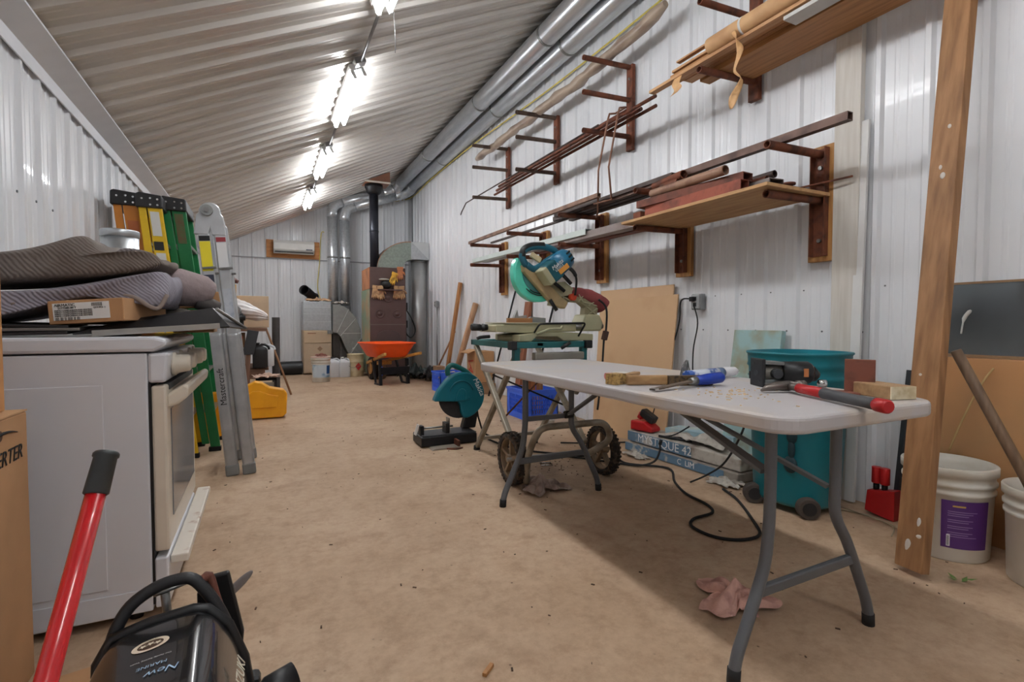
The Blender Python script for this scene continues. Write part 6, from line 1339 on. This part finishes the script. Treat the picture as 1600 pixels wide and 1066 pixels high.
# decals on the sloping top of the cowling
TX_ = V((-.16, 0, -.0125)).normalized(); TYv = V((0, -1, .02)); ctr = lambda x, y: V((x, y, .3945 - (-.125 - x) * .082 + .0))
Mr = frame(ctr(-.2, 1.155) + V((0, 0, .001)), TX_, TYv)
mb = MB(Mr)
def ringdisc(r0, r1, z, n=40, e=.72):
    vs_ = [(r * math.cos(2 * PI * k / n), e * r * math.sin(2 * PI * k / n), z) for r in (r0, r1) for k in range(n)]
    return vs_, [(k, (k + 1) % n, n + (k + 1) % n, n + k)[::-1] for k in range(n)]
mb.add(*ringdisc(.021, .03, .0012)); obj('round_decal', mb, mat('cream_decal', (222, 206, 184), .5, var=0), t)
mb = MB(Mr); v_, f_ = ringdisc(.0, .021, .001); mb.add(v_, f_); dc = obj('decal_centre', mb, mat('brown_decal', (74, 48, 28), .5, var=0), t)
mb = MB(Mr)
for cx in (-.012, 0, .012):
    pts = []
    for k in range(10):
        r = (.0075 if cx else .008) * (1 if k % 2 == 0 else .42); a_ = PI / 2 + k * PI / 5
        pts.append((cx + r * math.cos(a_), .9 * r * math.sin(a_) + (-.002 if cx == 0 else .001), .0022))
    o_ = len(mb.v); mb.add(pts, [tuple(range(10))])
    obj('star', mb, mat('star_white', (232, 222, 200), .5, var=0), t); mb = MB(Mr)
text('lettering', 'CERTIFIED', .0062, Mr @ Matrix.Translation((0, -.0185, .002)), BLACK_T, t)
text('lettering', 'New', .026, frame(ctr(-.165, 1.045) + V((0, 0, .0035)), TX_, TYv), mat('pale_blue_print', (170, 205, 232), .5, var=0), t, shear=.2)
text('lettering', 'MARINE', .013, frame(ctr(-.185, 1.073) + V((0, 0, .0035)), TX_, TYv), MATS['pale_blue_print'], t)
text('lettering', 'Our Family Serving Yours', .006, frame(ctr(-.19, 1.098) + V((0, 0, .003)), TX_, TYv), WHITE_T, t)
text('lettering', 'SUZUKI', .034, frame(V((-.047, 1.07, .335)), (0.0, 1, 0), V((-.5, 0, .8))), mat('champagne_print', (206, 198, 180), .4, var=0), t)
from mathutils.bvhtree import BVHTree
dg_ = bpy.context.evaluated_depsgraph_get(); dg_.update()
cw = [o for o in COL.objects if o.parent is t and o.name.startswith('cowling')][0]
bv = BVHTree.FromObject(cw, dg_)
for o in [x for x in COL.objects if x.parent is t]:
    nm = o.name.split('.')[0]
    if nm not in ('round_decal', 'decal_centre', 'star', 'lettering'): continue
    if nm == 'lettering' and o.data.materials[0].name == 'champagne_print': continue
    off = {'round_decal': .0012, 'decal_centre': .0009, 'star': .0018, 'lettering': .002}[nm]
    for p in o.data.vertices:
        h = bv.ray_cast(V((p.co.x, p.co.y, 1.0)), V((0, 0, -1)))[0]
        if h is not None: p.co.z = h.z + off
stock('flat_cardboard', MB().cbox((-.36, 1.58, .012), (.3, .5, .01), (0, 0, .2)), CARD, 'flat piece of cardboard on the floor under the outboard motor and stove', 'cardboard')
# ---------------------------------------------------------------- floor litter
mb = MB(); rn = random.Random(77)
for i in range(300):
    x = rn.uniform(-.3, 2.6); y = rn.uniform(.8, 6.5)
    if rn.random() < .3: x, y = rn.gauss(1.75, .25), rn.gauss(3.1, .3)
    s_ = rn.choice((.003, .004, .005, .008)); mb.cbox((x, y, .0015), (s_ * 1.8, s_ * .7, .003), (0, 0, rn.random() * 6))
stock('floor_litter', mb, mat('dark_litter', (84, 62, 46), .9, var=.4, vs=40), 'tiny dark wood chips and dirt scattered over the concrete floor', 'litter')
bpy.data.objects['floor_litter']['kind'] = 'stuff'
